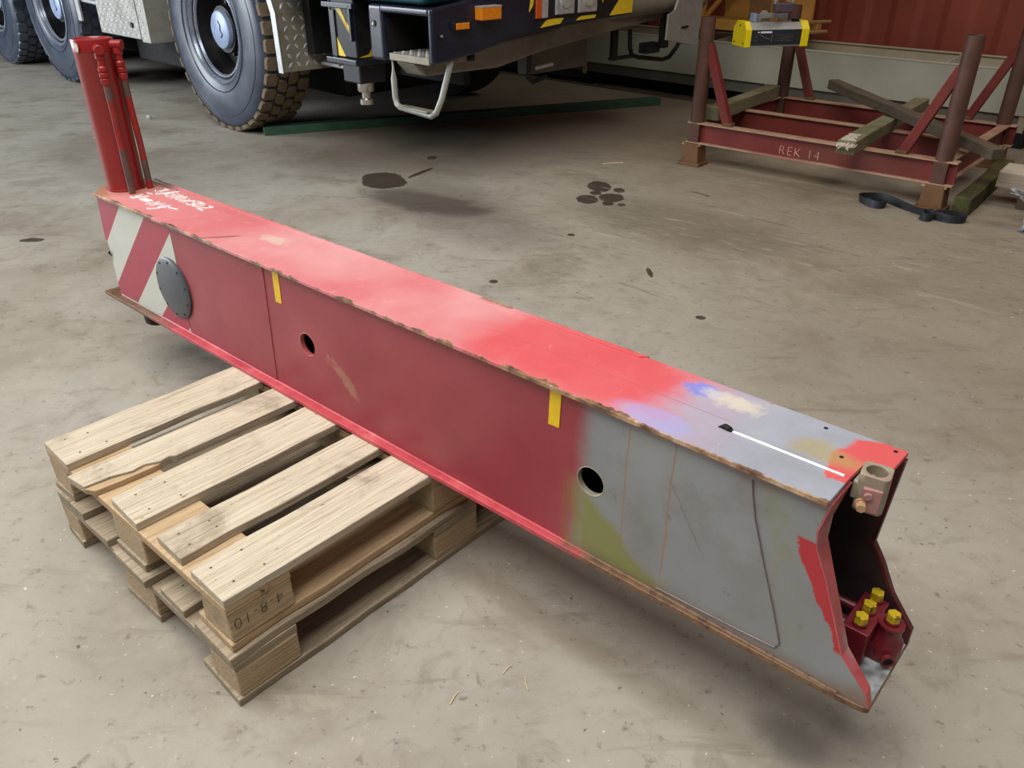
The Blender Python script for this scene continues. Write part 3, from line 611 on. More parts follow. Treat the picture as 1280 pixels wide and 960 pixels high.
for zz, ch, an in ((0.60, 'S', -2.52), (0.515, 'S', -2.30)):
    R = 0.0562
    mt = Matrix.Translation((jc[0]+R*math.cos(an), jc[1]+R*math.sin(an), zz)) @ Matrix.Rotation(an+PI/2, 4, 'Z') @ Matrix.Rotation(PI/2, 4, 'X')
    text('marker_letter', ch, 0.028, 'white_ink', jko, mt, 0.0004)
# white marker handwriting on the top plate
def strokes(name, rows, parent, z, r=0.0024):
    for ox, oy, sc, sk, lines in rows:
        for ln in lines:
            MB().tube([(ox+sc*(p[0]+sk*p[1]), oy+sc*p[1], z) for p in ln], r, 6).build(name, 'white_ink', parent)
row1 = [[(0, .9), (.5, .9), (.3, .5), (.5, .1), (0, .3)], [(.2, .8), (.7, .3)], [(.2, -.3), (.7, -.2)], [(.8, -.1), (1.3, 1.1)], [(1.3, .2), (1.3, .9), (1.7, .5), (1.9, .9), (1.9, .1), (1.5, .2), (1.3, .6)], [(2.3, .1), (2.3, .9)],
        [(2.7, .2), (2.5, .5), (2.8, .9), (3.1, .6), (2.9, .2), (2.7, .2)], [(3.3, .1), (3.9, .8)], [(3.3, .8), (3.8, .1)], [(4.6, .9), (4.1, .8), (4.2, .5), (4.6, .4), (4.4, .1), (4.0, .2)], [(4.7, .2), (4.6, .6), (4.9, .9), (5.2, .6), (5.0, .2), (4.7, .2)], [(5.5, .8), (5.9, .8), (5.8, .5), (5.4, .1), (6.1, .1)]]
row2 = [[(0, .9), (.1, .4), (.6, .5)], [(.6, 1.0), (.4, 0)], [(0, .1), (.3, .2)], [(.9, .4), (1.9, .5)], [(.9, .55), (1.9, .65)], [(1.0, .25), (1.9, .35)], [(2.3, .0), (2.4, .9), (2.7, .4), (3.0, .9), (2.8, 0)], [(3.3, .5), (3.7, .9), (3.9, .5), (3.5, .2), (3.3, .5)], [(3.8, .2), (3.4, -.4), (3.2, -.3)], [(4.0, .6), (4.8, .8)]]
strokes('marker_stroke', [(0.150, 0.128, 0.050, 0.12, row1), (0.160, 0.052, 0.047, 0.15, row2)], tp, BH+0.0006)

# ================================================================== PALLETS
HP = 0.9067
T = 0.022*HP; BK = 0.078*HP                 # board thickness, block height  (3*22 + 78 = 144 mm)
YP = 0.8488
def pallet(label, loc, rotz, upper):
    p = thing('wooden_pallet', label, 'pallet', loc, rotz)
    tw = [0.145, 0.100, 0.145, 0.100, 0.145]; gap = (0.8-sum(tw))/4
    z0 = 0.0
    def board(nm, u0, u1, v0, v1, za, zb, mat, poly=None):
        # v runs towards the camera = local -y
        m = MB()
        if poly: m.prism([(a, -b) for a, b in poly], za, zb, 'z')
        else:
            n = 12; vs_ = []; fs_ = []
            for i in range(n):
                u = u0+(u1-u0)*i/(n-1); e0 = random.uniform(-.0035, .0035); e1 = random.uniform(-.0035, .0035); dz = random.uniform(-.0008, .0)
                ue = u+(random.uniform(-.006, .004) if i in (0, n-1) else 0); ue2 = u+(random.uniform(-.006, .004) if i in (0, n-1) else 0)
                vs_ += [(ue, -(v0+e0), za), (ue2, -(v1+e1), za), (ue2, -(v1+e1), zb+dz), (ue, -(v0+e0), zb+dz)]
            for i in range(n-1):
                a = i*4
                fs_ += [(a, a+1, a+5, a+4), (a+1, a+2, a+6, a+5), (a+2, a+3, a+7, a+6), (a+3, a, a+4, a+7)]
            fs_ += [(3, 2, 1, 0), ((n-1)*4, (n-1)*4+1, (n-1)*4+2, (n-1)*4+3)]
            m.add(vs_, fs_)
        return m.build(nm, mat, p, 0.0022)
    vs_ = []; v = 0
    for w in tw: vs_.append((v, v+w)); v += w+gap
    if upper: vs_ = [(0.0, 0.135), (0.197, 0.292), (0.335, 0.465), (0.532, 0.632), (0.672, 0.800)]
    mats = ['pallet_top']*5 if upper else ['pallet_low']*5
    for i in (0, 2, 4):                                              # bottom boards
        board('bottom_board', 0.0, 1.2, vs_[i][0]+(.0 if i else .0), vs_[i][1] if i else 0.100, 0.0, T, 'pallet_low' if not upper or i != 4 else 'pallet_new')
    if False: pass
    blocks = []
    for iu, (a, b) in enumerate(((0.0, 0.145), (0.5275, 0.6725), (1.055, 1.2))):
        for iv, (c, d) in enumerate(((0.0, 0.100), (0.3275, 0.4725), (0.700, 0.800) if not upper else (0.70, 0.80))):
            mb = MB(); mb.box(a+0.003, b, -d, -c, T, T+BK); jitter(mb, 0.0015)
            mb.v = [(q[0], q[1], T if q[2] < T+BK/2 else T+BK) for q in mb.v]
            k = mb.build('block', 'block', p, 0.004); blocks.append(k)
    for (a, b) in ((0.0, 0.145), (0.5275, 0.6725), (1.055, 1.2)):     # cross boards
        m = MB(); m.box(a+0.002, b, -0.8, 0.0, T+BK, 2*T+BK); m.build('cross_board', 'pallet_new' if upper else 'pallet_low', p, 0.002)
    for i, (a, b) in enumerate(vs_):
        if upper and i == 1:
            board('top_board', 0, 0, 0, 0, 2*T+BK, 3*T+BK, mats[i], [(-0.020, a-.012), (1.2, a), (1.2, b), (0.185, b), (0.175, b-0.010), (0.15, b-0.006), (0.12, b-0.022), (0.09, b-0.018), (0.05, b-0.032), (-0.012, b-0.040)])
            board('top_board', 0, 0, 0, 0, 2*T+BK, 2.75*T+BK, 'pallet_new', [(-0.014, b-0.039), (0.05, b-0.031), (0.09, b-0.017), (0.12, b-0.021), (0.15, b-0.005), (0.13, b-0.003), (0.06, b-0.006), (0.0, b-0.012)])
        else:
            off = (0.0, 0, 0.008, 0.012, 0.004)[i] if upper else (0.004, 0.0, -0.006, 0.006, 0.0)[i]
            tb = board('top_board', off, 1.2, a, b, 2*T+BK, 3*T+BK, mats[i])
            for u in (0.04+off, 0.10+off, 0.56, 0.63):
                for vv in (a+0.03, b-0.03):
                    nu, nv = u+random.uniform(-.01, .01), -vv+random.uniform(-.008, .008); MB().cyl((nu, nv, 3*T+BK-0.003), (nu, nv, 3*T+BK+0.0002), 0.0028, n=8).build('nail_head', 'timber_dark', tb)
    if upper:
        # stamped block: writing stands upside down on the near long side
        blk = blocks[2]
        bx = Matrix.Translation((0.122, -0.8022, T+BK*0.80)) @ Matrix.Rotation(PI/2, 4, 'X') @ Matrix.Rotation(PI, 4, 'Z')
        text('stamp', '4-8-10', 0.038, 'black_ink', blk, bx, 0.0004, 0, 1.12, -0.0012)
        bx = Matrix.Translation((0.104, -0.8012, T+BK*1.0+0.018)) @ Matrix.Rotation(PI/2, 4, 'X') @ Matrix.Rotation(PI, 4, 'Z')
        cb = [o for o in p.children if o.name.startswith('cross_board')][0]
        text('stamp', 'VK', 0.026, 'brown_ink', cb, bx, 0.0004, 0, 1.05, -0.001)
    return p
pl_low = pallet('grey weathered wooden pallet lying directly on the floor, lower of the two', (-1.1322, 1.5988, 0.0), YP-0.005, False)
pl_up = pallet('bleached wooden pallet with a split board, upper of the two, carrying the red beam', (-1.1341, 1.6121, 3*T+BK+0.0008), YP, True)

# ================================================================== MOBILE CRANE
TY = -0.775; TO = (-2.2136, 6.3473, 0.0)
crane = thing('mobile_crane', 'dark blue mobile crane with large tyres parked behind the red beam', 'crane truck', TO, TY)
R0 = 0.71
def wheel(sx, fancy):
    c = (sx, 0.0, R0)
    prof = [(0.345, 0.060), (0.365, 0.030), (0.39, 0.018), (0.46, 0.004), (0.54, 0.0), (0.61, 0.010), (0.648, 0.022), (0.675, 0.036), (0.687, 0.055), (0.690, 0.21), (0.687, 0.365), (0.66, 0.40), (0.54, 0.42), (0.40, 0.40), (0.345, 0.36)]
    ty = MB().lathe([(r, h) for r, h in prof], 'y', 72, c, True).build('wheel', 'tyre', crane, 0, True)
    tr = MB()
    for r in (0.425, 0.60): tr.lathe([(r-0.004, 0.012 if r < .5 else 0.0085), (r, 0.003 if r < .5 else 0.0045), (r+0.004, 0.009 if r < .5 else 0.0095)], 'y', 64, c, False, False)
    tr.build('sidewall_rib', 'tyre', ty, 0, True)
    # tread
    rows = [(0.030, 0.122), (0.132, 0.205), (0.215, 0.288), (0.298, 0.390)]; nb = 38; stuff = MB()
    meshes = []
    for ri, (y0, y1) in enumerate(rows):
        w = 0.046; pts = [(-w, y0+.012), (-w*0.75, y0), (w*0.75, y0), (w, y0+.014), (w*0.98, y1-.016), (w*0.55, y1), (-w*0.55, y1), (-w, y1-.014)]
        sk = (0.0, 0.25, -0.25, 0.0)[ri]
        pts = [(p[0]+sk*(p[1]-(y0+y1)/2), p[1]) for p in pts]; n = len(pts); ym = 0.21
        def rad(y, h): return 0.684+h-0.55*max(0, abs(y-ym)-0.13)**2*4
        v = [(p[0], p[1], rad(p[1], 0.0)-abs(p[0])*0.03) for p in pts]+[(p[0]*0.93, y0+(p[1]-y0)*0.94+0.003, rad(p[1], 0.026)) for p in pts]
        fs = [tuple(range(n-1, -1, -1)), tuple(range(n, 2*n))]+[(i, (i+1) % n, n+(i+1) % n, n+i) for i in range(n)]
        meshes.append((v, fs))
    for ri, (v, fs) in enumerate(meshes):
        sh = MB().add(v, fs).mesh('tread_block', 'tread') if fancy else None
        for k in range(nb):
            a = 2*PI*(k+0.5*(ri % 2))/nb
            if fancy: link('tread_block', sh, ty, 0, False, 2, c, (0, a, 0))
            else:
                mt = Matrix.Translation(c) @ Matrix.Rotation(a, 4, 'Y'); stuff.add([mt @ Vector(p) for p in v], fs)
    if not fancy: tag(stuff.build('tread', 'tyre', ty), None, None, None, 'stuff')
    rm = MB().lathe([(0.36, 0.050), (0.335, 0.045), (0.318, 0.060), (0.310, 0.15), (0.28, 0.22), (0.21, 0.23), (0.17, 0.20), (0.16, 0.11), (0.0, 0.11)], 'y', 56, c, False, False).build('rim', 'rim', ty, 0, True)
    MB().lathe([(0.362, 0.050), (0.368, 0.026), (0.358, 0.020), (0.349, 0.030), (0.345, 0.050)], 'y', 56, c, True).build('lock_ring', 'rim_ring', ty, 0, True)
    MB().lathe([(0.318, 0.062), (0.325, 0.048), (0.313, 0.046), (0.306, 0.062)], 'y', 56, c, True).build('rim_ring', 'rim_ring', ty, 0, True)
    hb = MB().lathe([(0.0, 0.070), (0.116, 0.072), (0.128, 0.080), (0.132, 0.11)], 'y', 40, c).build('hub_cap', 'hub', ty, 0, True)
    for k in range(10):
        a = 2*PI*k/10; MB().cyl((c[0]+0.19*math.cos(a), 0.225, c[2]+0.19*math.sin(a)), (c[0]+0.19*math.cos(a), 0.185, c[2]+0.19*math.sin(a)), 0.016, n=6).build('wheel_nut', 'rim', ty)
    mk = MB().tube([(c[0]+0.005, 0.071, c[2]+0.06), (c[0]+0.03, 0.070, c[2]+0.03), (c[0]+0.02, 0.070, c[2]+0.0), (c[0]+0.045, 0.070, c[2]-0.03), (c[0]+0.02, 0.070, c[2]-0.05)], 0.005, 6); mk.build('cap_mark', 'black_metal', ty)
    return ty
wheel(0.02, True); wheel(-3.28, False); wheel(-5.10, False)
# far-side wheels (plain silhouettes of the same tyre under the chassis)
for sx in (0.02, -3.28):
    MB().lathe([(0.30, 0.02), (0.54, 0.0), (0.67, 0.03), (0.71, 0.07), (0.71, 0.36), (0.67, 0.40), (0.30, 0.40)], 'y', 48, (sx, 2.1, R0), True).build('wheel', 'chassis', crane, 0, True)
ch = MB(); ch.box(-7.0, 1.9, 0.55, 2.0, 0.62, 1.25); ch.build('chassis_frame', 'chassis', crane, 0.02)
MB().box(-7.0, 1.85, 0.02, 2.52, 1.50, 1.62).build('deck', 'chassis', crane, 0.01)
for sx in (0.02, -3.28, -5.10): MB().cyl((sx, 0.2, R0), (sx, 2.4, R0), 0.10, n=16).build('axle', 'chassis', crane)
MB().box(-6.5, 0.6, 0.75, 1.85, 0.22, 0.66).build('shade_filler', 'chassis', crane, 0.03)  # dark filler added to close off light under the chassis
# fenders
def arc(sx, r0, r1, a0, a1, n=14):
    o_ = [(sx+r1*math.cos(a0+(a1-a0)*i/n), R0+r1*math.sin(a0+(a1-a0)*i/n)) for i in range(n+1)]
    i_ = [(sx+r0*math.cos(a0+(a1-a0)*i/n), R0+r0*math.sin(a0+(a1-a0)*i/n)) for i in range(n+1)]
    return o_ + i_[::-1]
for sx in (0.02, -3.28, -5.10):
    m = MB(); pts = arc(sx, 0.80, 0.815, 0.5, PI-0.5); k = len(pts)//2
    for i in range(k-1):
        a, b, c, d = pts[i], pts[i+1], pts[len(pts)-2-i], pts[len(pts)-1-i]; m.prism([a, b, c, d], 0.0, 0.5, 'y')
    m.build('mudguard', 'black_metal', crane)
def diamonds(mb, fn, u0, u1, v0, v1, du, dv, w, h):
    # little lens-shaped raised bars in alternating directions; fn(u,v,lift)->xyz
    i = 0; u = u0+du/2
    while u < u1-0.3*du:
        v = v0+dv/2; j = 0
        while v < v1-0.3*dv:
            a = PI/4 if (i+j) % 2 == 0 else -PI/4; c_, s_ = math.cos(a), math.sin(a)
            loc = [(-w, 0), (0, -h), (w, 0), (0, h)]
            P4 = [(u+p[0]*c_-p[1]*s_, v+p[0]*s_+p[1]*c_) for p in loc]
            mb.add([fn(p[0], p[1], 0.0) for p in P4]+[fn(u-w*.3*c_, v-w*.3*s_, 0.004), fn(u+w*.3*c_, v+w*.3*s_, 0.004)], [(0, 1, 4), (1, 2, 5, 4), (2, 3, 5), (3, 0, 4, 5)])
            v += dv; j += 1
        u += du; i += 1
# checker plate box between the axles
bx_ = MB().box(-2.03, -1.215, 0.0, 0.35, 0.555, 1.20).build('checker_box', 'alu', crane, 0.006); bx_['label'] = 'checker plate side box'
d = MB(); diamonds(d, lambda u, v, l: (u, -0.0002-l, v), -2.02, -1.225, 0.565, 1.15, 0.05, 0.042, 0.019, 0.006); tag(d.build('checker_pattern', 'alu_edge', bx_), None, None, None, 'stuff')
b2 = MB().box(-1.185, -1.03, -0.004, 0.30, 0.538, 1.20).build('checker_box', 'alu', crane, 0.006)
d = MB(); diamonds(d, lambda u, v, l: (u, -0.0042-l, v), -1.18, -1.04, 0.55, 1.15, 0.05, 0.042, 0.019, 0.006); tag(d.build('checker_pattern', 'alu_edge', b2), None, None, None, 'stuff')
MB().cyl((-1.33, 0.004, 0.66), (-1.33, -0.012, 0.66), 0.022, n=6).build('box_latch', 'black_metal', bx_)
MB().cyl((-2.55, 0.05, 0.80), (-2.03, 0.05, 0.78), 0.018, n=12).build('box_rail', 'alu_edge', bx_)
MB().box(-2.52, -2.44, 0.0, 0.02, 0.62, 1.1).build('mud_plate', 'alu_edge', crane, 0.003)
# folded checker plate ahead of the front wheel
fp = MB(); fp.prism([(0.935, 0.514), (0.965, 0.514), (0.955, 0.875), (0.87, 1.10), (0.845, 1.10), (0.925, 0.875)], 0.0, 0.42, 'y')
fpo = fp.build('checker_mudflap', 'alu_dirty', crane, 0.003); fpo['label'] = 'folded checker plate ahead of the front tyre'
d = MB(); diamonds(d, lambda u, v, l: (0.9655-0.01*(v-0.514)/0.361+l, u, v), 0.03, 0.40, 0.53, 0.87, 0.066, 0.056, 0.028, 0.012)
diamonds(d, lambda u, v, l: (0.9555-0.085*(v-0.875)/0.225+l, u, v), 0.03, 0.40, 0.89, 1.08, 0.066, 0.056, 0.028, 0.012); tag(d.build('checker_pattern', 'alu_edge', fpo), None, None, None, 'stuff')
MB().prism([(0.915, 0.512), (0.97, 0.512), (0.96, 0.876), (0.875, 1.10), (0.82, 1.10), (0.905, 0.876)], -0.006, 0.0, 'y').build('bright_edge', 'alu_edge', fpo, 0.001)
MB().cyl((0.975, 0.30, 0.55), (1.32, 0.25, 0.56), 0.012, n=10).build('stay_rod', 'alu_edge', crane)
MB().box(0.97, 1.05, 0.20, 0.42, 0.62, 0.95).build('bracket', 'black_metal', crane, 0.004)
MB().tube([(1.30, 0.22, 0.57), (1.36, 0.15, 0.80), (1.36, 0.15, 1.3)], 0.01, 8).build('stay_rod', 'frame_grey', crane)
# stabiliser jack with hazard stripes
jx0, jx1, jy0, jy1 = 1.53, 1.76, 0.04, 0.28
jb = MB().box(jx0, jx1, jy0, jy1, 0.67, 1.5).build('stabiliser_leg', 'black_metal', crane, 0.008); jb['label'] = 'stabiliser leg with yellow and black hazard stripes'
MB().box(jx0-0.012, jx0+0.040, jy0-0.010, jy0-0.0005, 0.67, 0.93).build('guide_strip', 'navy', jb, 0.003)
for pl in ([(jx0+0.04, 0.945), (jx0+0.10, 0.945), (jx0+0.205, 0.77), (jx0+0.205, 0.83), (jx0+0.15, 0.86)], [(jx0+0.01, 0.675), (jx0+0.115, 0.675), (jx0+0.04, 0.78)]):
    o = MB().prism(pl, jy0-0.0025, jy0-0.0004, 'y').build('hazard_stripe', 'yellow', jb)
o = MB().prism([(jy0+0.01, 0.675), (jy0+0.23, 0.675), (jy0+0.12, 0.735), (jy0+0.09, 0.69)], jx1+0.0004, jx1+0.0025, 'x').build('hazard_stripe', 'yellow', jb)
MB().box(1.49, 1.80, 0.0, 0.33, 0.635, 0.668).build('leg_flange', 'navy', jb, 0.005)
MB().box(1.565, 1.745, 0.06, 0.26, 0.52, 0.636).build('lower_sleeve', 'navy', jb, 0.01)
MB().lathe([(0.0, 0.46), (0.050, 0.46), (0.055, 0.47), (0.055, 0.52), (0.0, 0.52)], 'z', 28, (1.655, 0.16, 0)).build('rod_gland', 'chrome', jb, 0, True)
MB().lathe([(0.0, 0.385), (0.045, 0.385), (0.045, 0.415), (0.030, 0.42), (0.030, 0.465), (0.0, 0.465)], 'z', 28, (1.655, 0.16, 0)).build('jack_rod', 'chrome', jb, 0, True)
MB().box(1.49, 1.80, 0.0, 0.03, 0.945, 0.975).build('top_bracket', 'navy', jb, 0.004)
MB().box(1.755, 1.775, 0.0, 0.03, 0.77, 0.97).build('top_bracket', 'navy', jb, 0.003)
MB().cyl((1.80, 0.15, 0.90), (1.83, 0.15, 0.90), 0.02, n=6).build('leg_bolt', 'galv', jb)
# bumper
bp = MB().box(1.95, 2.083, 0.0, 0.30, 0.69, 0.985).build('bumper_side', 'navy', crane, 0.02, False, 3)
MB().cyl((2.005, 0.004, 0.885), (2.005, -0.006, 0.885), 0.018, n=16).build('bumper_bolt', 'black_metal', bp)
MB().cyl((2.005, -0.004, 0.885), (2.005, -0.010, 0.885), 0.009, n=6).build('bumper_bolt', 'galv', bp)
MB().box(2.06, 2.48, 0.0, 0.30, 0.945, 0.985).build('bumper_rail', 'navy', crane, 0.015, False, 3)
MB().box(2.08, 2.47, 0.30, 0.34, 0.70, 0.93).build('step_back', 'hole', crane)  # recess shade drawn as near-black back and side sheets
MB().box(2.0835, 2.0865, 0.03, 0.30, 0.742, 0.92).build('step_shade_liner', 'hole', crane)
MB().box(2.463, 2.4672, 0.03, 0.30, 0.742, 0.94).build('step_shade_liner', 'hole', crane)
fb = MB(); fb.prism([(0.0, 0.705), (0.10, 0.712), (0.346, 0.743), (0.604, 0.798), (0.95, 0.822), (1.49, 0.850), (1.75, 0.86), (1.75, 1.06), (0.5, 1.06), (0.22, 1.01), (0.0, 0.985)], 2.468, 2.507, 'x')
fbo = fb.build('front_bumper', 'navy', crane, 0.016, False, 3); fbo['label'] = 'dark blue front bumper'
MB().cyl((2.505, 0.06, 0.85), (2.513, 0.06, 0.85), 0.017, n=16).build('bumper_bolt', 'black_metal', fbo)
MB().cyl((2.512, 0.06, 0.85), (2.518, 0.06, 0.85), 0.008, n=6).build('bumper_bolt', 'galv', fbo)
i1 = MB().box(2.500, 2.530, 0.135, 0.265, 0.872, 0.912).build('marker_lamp', 'black_metal', fbo, 0.004); MB().box(2.529, 2.537, 0.15, 0.245, 0.876, 0.908).build('amber_lens', 'amber', i1, 0.003)
i2 = MB().box(2.500, 2.560, 0.315, 0.470, 0.912, 0.982).build('indicator_lamp', 'amber', fbo, 0.006); MB().box(2.500, 2.561, 0.314, 0.471, 0.976, 0.984).build('lamp_top', 'alu_edge', i2, 0.002)
hp = MB().box(2.500, 2.512, 0.78, 1.42, 0.878, 1.05).build('lamp_panel', 'black_metal', fbo, 0.004)
MB().box(2.510, 2.522, 0.795, 0.842, 0.890, 1.04).build('turn_lens', 'orange_lens', hp, 0.003)
MB().box(2.510, 2.520, 0.845, 0.90, 0.890, 1.04).build('side_lens', 'lamp_glass', hp, 0.003)
for y0, y1 in ((0.965, 1.135), (1.175, 1.355)):
    q = MB().box(2.510, 2.524, y0, y1, 0.900, 1.045).build('headlamp', 'lamp_glass', hp, 0.006)
    MB().lathe([(0.055, 0.0), (0.05, 0.008), (0.02, 0.012), (0.0, 0.012)], 'x', 24, (2.522, (y0+y1)/2, 0.985)).build('lamp_bulge', 'lamp_glass', q, 0, True)
for pl in ([(0.845, 0.838), (1.02, 0.850), (1.055, 0.885), (0.90, 0.878)], [(1.17, 0.858), (1.35, 0.862), (1.37, 0.892), (1.30, 0.885), (1.22, 0.885)], [(0.745, 0.93), (0.77, 1.05), (0.79, 1.05), (0.775, 0.96)], [(1.40, 0.92), (1.42, 1.05), (1.50, 1.05)], [(1.50, 0.866), (1.735, 0.872), (1.745, 1.05), (1.69, 1.05)]):
    MB().prism(pl, 2.5065, 2.5115, 'x').build('hazard_stripe', 'yellow', fbo)
MB().prism([(1.36, 0.862), (1.50, 0.868), (1.69, 1.05), (1.50, 1.05)], 2.5062, 2.510, 'x').build('hazard_stripe', 'black_metal', fbo)
# steps
st = MB().box(2.125, 2.47, 0.0, 0.28, 0.703, 0.741).build('cab_step', 'alu_dirty', crane, 0.004)
d = MB(); diamonds(d, lambda u, v, l: (u, v, 0.7412+l), 2.13, 2.46, 0.01, 0.27, 0.035, 0.03, 0.013, 0.005); tag(d.build('tread_pattern', 'alu_edge', st), None, None, None, 'stuff')
su = MB().tube([(2.128, 0.02, 0.71), (2.128, 0.02, 0.655), (2.128, 0.02, 0.60), (2.130, 0.02, 0.50), (2.142, 0.02, 0.462), (2.17, 0.02, 0.448), (2.42, 0.04, 0.428), (2.455, 0.05, 0.45), (2.47, 0.08, 0.52), (2.475, 0.15, 0.70), (2.47, 0.16, 0.76)], [0.006, 0.007, 0.018, 0.018, 0.018, 0.018, 0.018, 0.018, 0.018, 0.018, 0.018], 10).build('stirrup_step', 'galv', crane, 0, True)
MB().box(2.165, 2.425, 0.0, 0.06, 0.448, 0.459, Matrix.Rotation(0.0, 4, 'Y')).build('stirrup_tread', 'alu_dirty', su, 0.003)
# underframe, brackets
uf = MB(); uf.prism([(0.02, 0.698), (0.10, 0.622), (0.68, 0.612), (1.10, 0.675), (1.75, 0.735), (2.55, 0.80), (2.55, 0.98), (1.76, 0.95), (1.2, 0.80), (0.36, 0.73), (0.34, 0.699)], 2.14, 2.32, 'x')
uf.build('cross_member', 'frame_grey', crane, 0.015)
MB().cyl((2.30, 1.75, 0.90), (2.38, 2.75, 0.93), 0.09, n=20).build('cross_tube', 'frame_grey', crane, 0.006, True)
MB().box(2.02, 2.13, 1.15, 1.75, 0.50, 0.70).build('towing_block', 'rail_dark', crane, 0.01)
MB().box(1.83, 2.09, 0.36, 0.50, 0.60, 0.95).build('shade_box', 'hole', crane, 0.01)  # near-black box added to block light behind the leg
MB().box(0.98, 1.45, 0.46, 0.56, 0.50, 1.2).build('shade_panel', 'hole', crane, 0.01)  # dark panels added to keep light out from under the crane
MB().box(-2.45, -0.80, 0.46, 0.56, 0.26, 0.75).build('shade_panel', 'hole', crane, 0.01)
MB().box(1.45, 2.13, 0.56, 0.62, 0.50, 1.0).build('shade_panel', 'hole', crane, 0.01)
MB().cyl((2.24, 1.10, 0.56), (2.24, 1.26, 0.57), 0.012, n=10).build('hook_pin', 'alu_edge', crane)
MB().tube([(2.2, 1.08, 0.66), (2.2, 1.07, 0.50), (2.2, 1.12, 0.47), (2.2, 1.24, 0.49)], 0.016, 8).build('tow_hook', 'black_metal', crane, 0, True)
MB().box(2.19, 2.22, 1.93, 1.99, 0.535, 0.80).build('hanger_bar', 'black_metal', crane, 0.003)
MB().box(2.18, 2.23, 1.93, 2.16, 0.525, 0.545).build('hanger_bar', 'black_metal', crane, 0.003)
MB().tube([(2.22, 2.12, 0.72), (2.22, 2.13, 0.60), (2.22, 2.16, 0.545), (2.23, 2.22, 0.525), (2.26, 2.50, 0.485), (2.28, 2.56, 0.50), (2.30, 2.62, 0.57), (2.32, 2.66, 0.66), (2.33, 2.66, 0.80)], 0.016, 8).build('step_loop', 'black_metal', crane, 0, True)
MB().box(2.22, 2.30, 2.24, 2.40, 0.55, 0.62).build('step_pad', 'black_metal', crane, 0.004)
MB().box(2.29, 2.33, 2.38, 2.46, 0.58, 0.85).build('hanger_bar', 'black_metal', crane, 0.004)
gp = MB().prism([(2.185, 0.665), (2.52, 0.605), (2.60, 0.60), (2.62, 0.93), (2.30, 0.93), (2.26, 0.85), (2.19, 0.83)], 2.48, 2.495, 'x').build('bracket_plate', 'galv', crane, 0.003)
MB().cyl((2.494, 2.36, 0.735), (2.498, 2.44, 0.738), 0.008, n=8).build('slot', 'hole', gp)
MB().box(2.44, 2.48, 2.42, 2.60, 0.62, 1.0).build('bracket_arm', 'frame_grey', crane, 0.004)
# cab
cb_ = MB(); cb_.prism([(1.86, 0.995), (2.44, 0.995), (2.47, 1.10), (2.46, 1.5), (2.25, 2.2), (1.0, 2.2), (1.0, 0.995)], 0.01, 1.74, 'y')
cbo = cb_.build('cab', 'teal', crane, 0.05, False, 4); cbo['label'] = 'teal crane cab'
MB().prism([(1.15, 1.45), (2.38, 1.45), (2.20, 2.08), (1.15, 2.08)], 0.004, 0.012, 'y').build('cab_window', 'black_metal', cbo, 0.004)

# unseen upper works added above the deck to shade the floor
bmo = MB().prism([(1.86, 2.05), (2.50, 2.05), (2.55, 2.15), (2.55, 2.75), (2.45, 2.85), (1.92, 2.85), (1.82, 2.75), (1.82, 2.15)], -6.5, 3.3, 'x').build('shade_boom', 'teal', crane, 0.02)
MB().box(3.3, 3.42, 1.80, 2.57, 2.02, 2.88).build('shade_boom_collar', 'black_metal', bmo, 0.01)
MB().prism([(-4.6, 1.62), (-1.9, 1.62), (-1.7, 2.2), (-1.9, 2.9), (-4.6, 2.9)], 0.05, 1.75, 'y').build('shade_house', 'teal', crane, 0.04)
MB().box(-1.5, 0.9, 0.10, 1.7, 1.62, 2.0).build('shade_hood', 'teal', crane, 0.03)

# ================================================================== GREEN BAR
gb = MB(); gb.box(0, 3.40, 0, 0.09, 0, 0.062)
gbo = gb.build('green_steel_bar', 'green', None, 0.003, loc=(-1.858, 6.150, 0.0), rot=(0, 0, math.atan2(1.174, 3.042)))
tag(gbo, 'long green steel bar lying on the floor under the crane', 'steel bar')

# ================================================================== GIRDERS AT THE BACK WALL
def wl(s, t, z=0): return (WO[0]+math.cos(WY)*s-math.sin(WY)*t, WO[1]+math.sin(WY)*s+math.cos(WY)*t, z)
lr = thing('steel_rail', 'dark grey steel rail on the floor under the pale girder', 'steel rail', wl(0, 0), WY)
m = MB(); m.prism([(0.03, 0.125), (0.12, 0.125), (0.12, 0.135), (0.04, 0.135), (0.04, 0.205), (0.12, 0.205), (0.12, 0.218), (0.03, 0.218)], -3.0, 6.5, 'x'); m.build('rail_web', 'rail_dark', lr)
for s in (-2.5, -0.6, 0.95, 2.95, 4.9, 6.2):
    MB().box(s, s+0.09, 0.02, 0.14, 0.0, 0.125).build('rail_foot', 'hole', lr); MB().box(s+0.02, s+0.07, 0.012, 0.03, 0.105, 0.217).build('stiffener', 'girder_top', lr, 0.003)
MB().box(-3.0, 6.5, 0.30, 0.34, 0.0, 0.218).build('gap_shade_back', 'chassis', lr)  # dark backing, like the near-black feet, paints the shaded gap below
ug = thing('box_girder', 'long pale grey steel girder with open top lying along the red wall', 'girder', wl(0, 0, 0.219), WY)
for (a, b, t0, t1, z0, z1, nm, mt_) in ((-0.6, 7.0, 0.0, 0.012, 0.0, 0.285, 'girder_web', 'girder'), (-0.6, 7.0, 0.012, 0.42, 0.0, 0.012, 'girder_floor', 'girder_top'), (-0.6, 7.0, 0.41, 0.42, 0.012, 0.315, 'girder_web', 'girder_top'), (-0.6, 7.0, -0.004, 0.03, 0.285, 0.297, 'girder_lip', 'girder'), (-0.6, 7.0, 0.39, 0.43, 0.315, 0.325, 'girder_lip', 'girder_top'), (-0.6, 7.0, 0.03, 0.41, 0.20, 0.21, 'girder_floor', 'girder_top')):
    MB().box(a, b, t0, t1, z0, z1).build(nm, mt_, ug, 0.002)
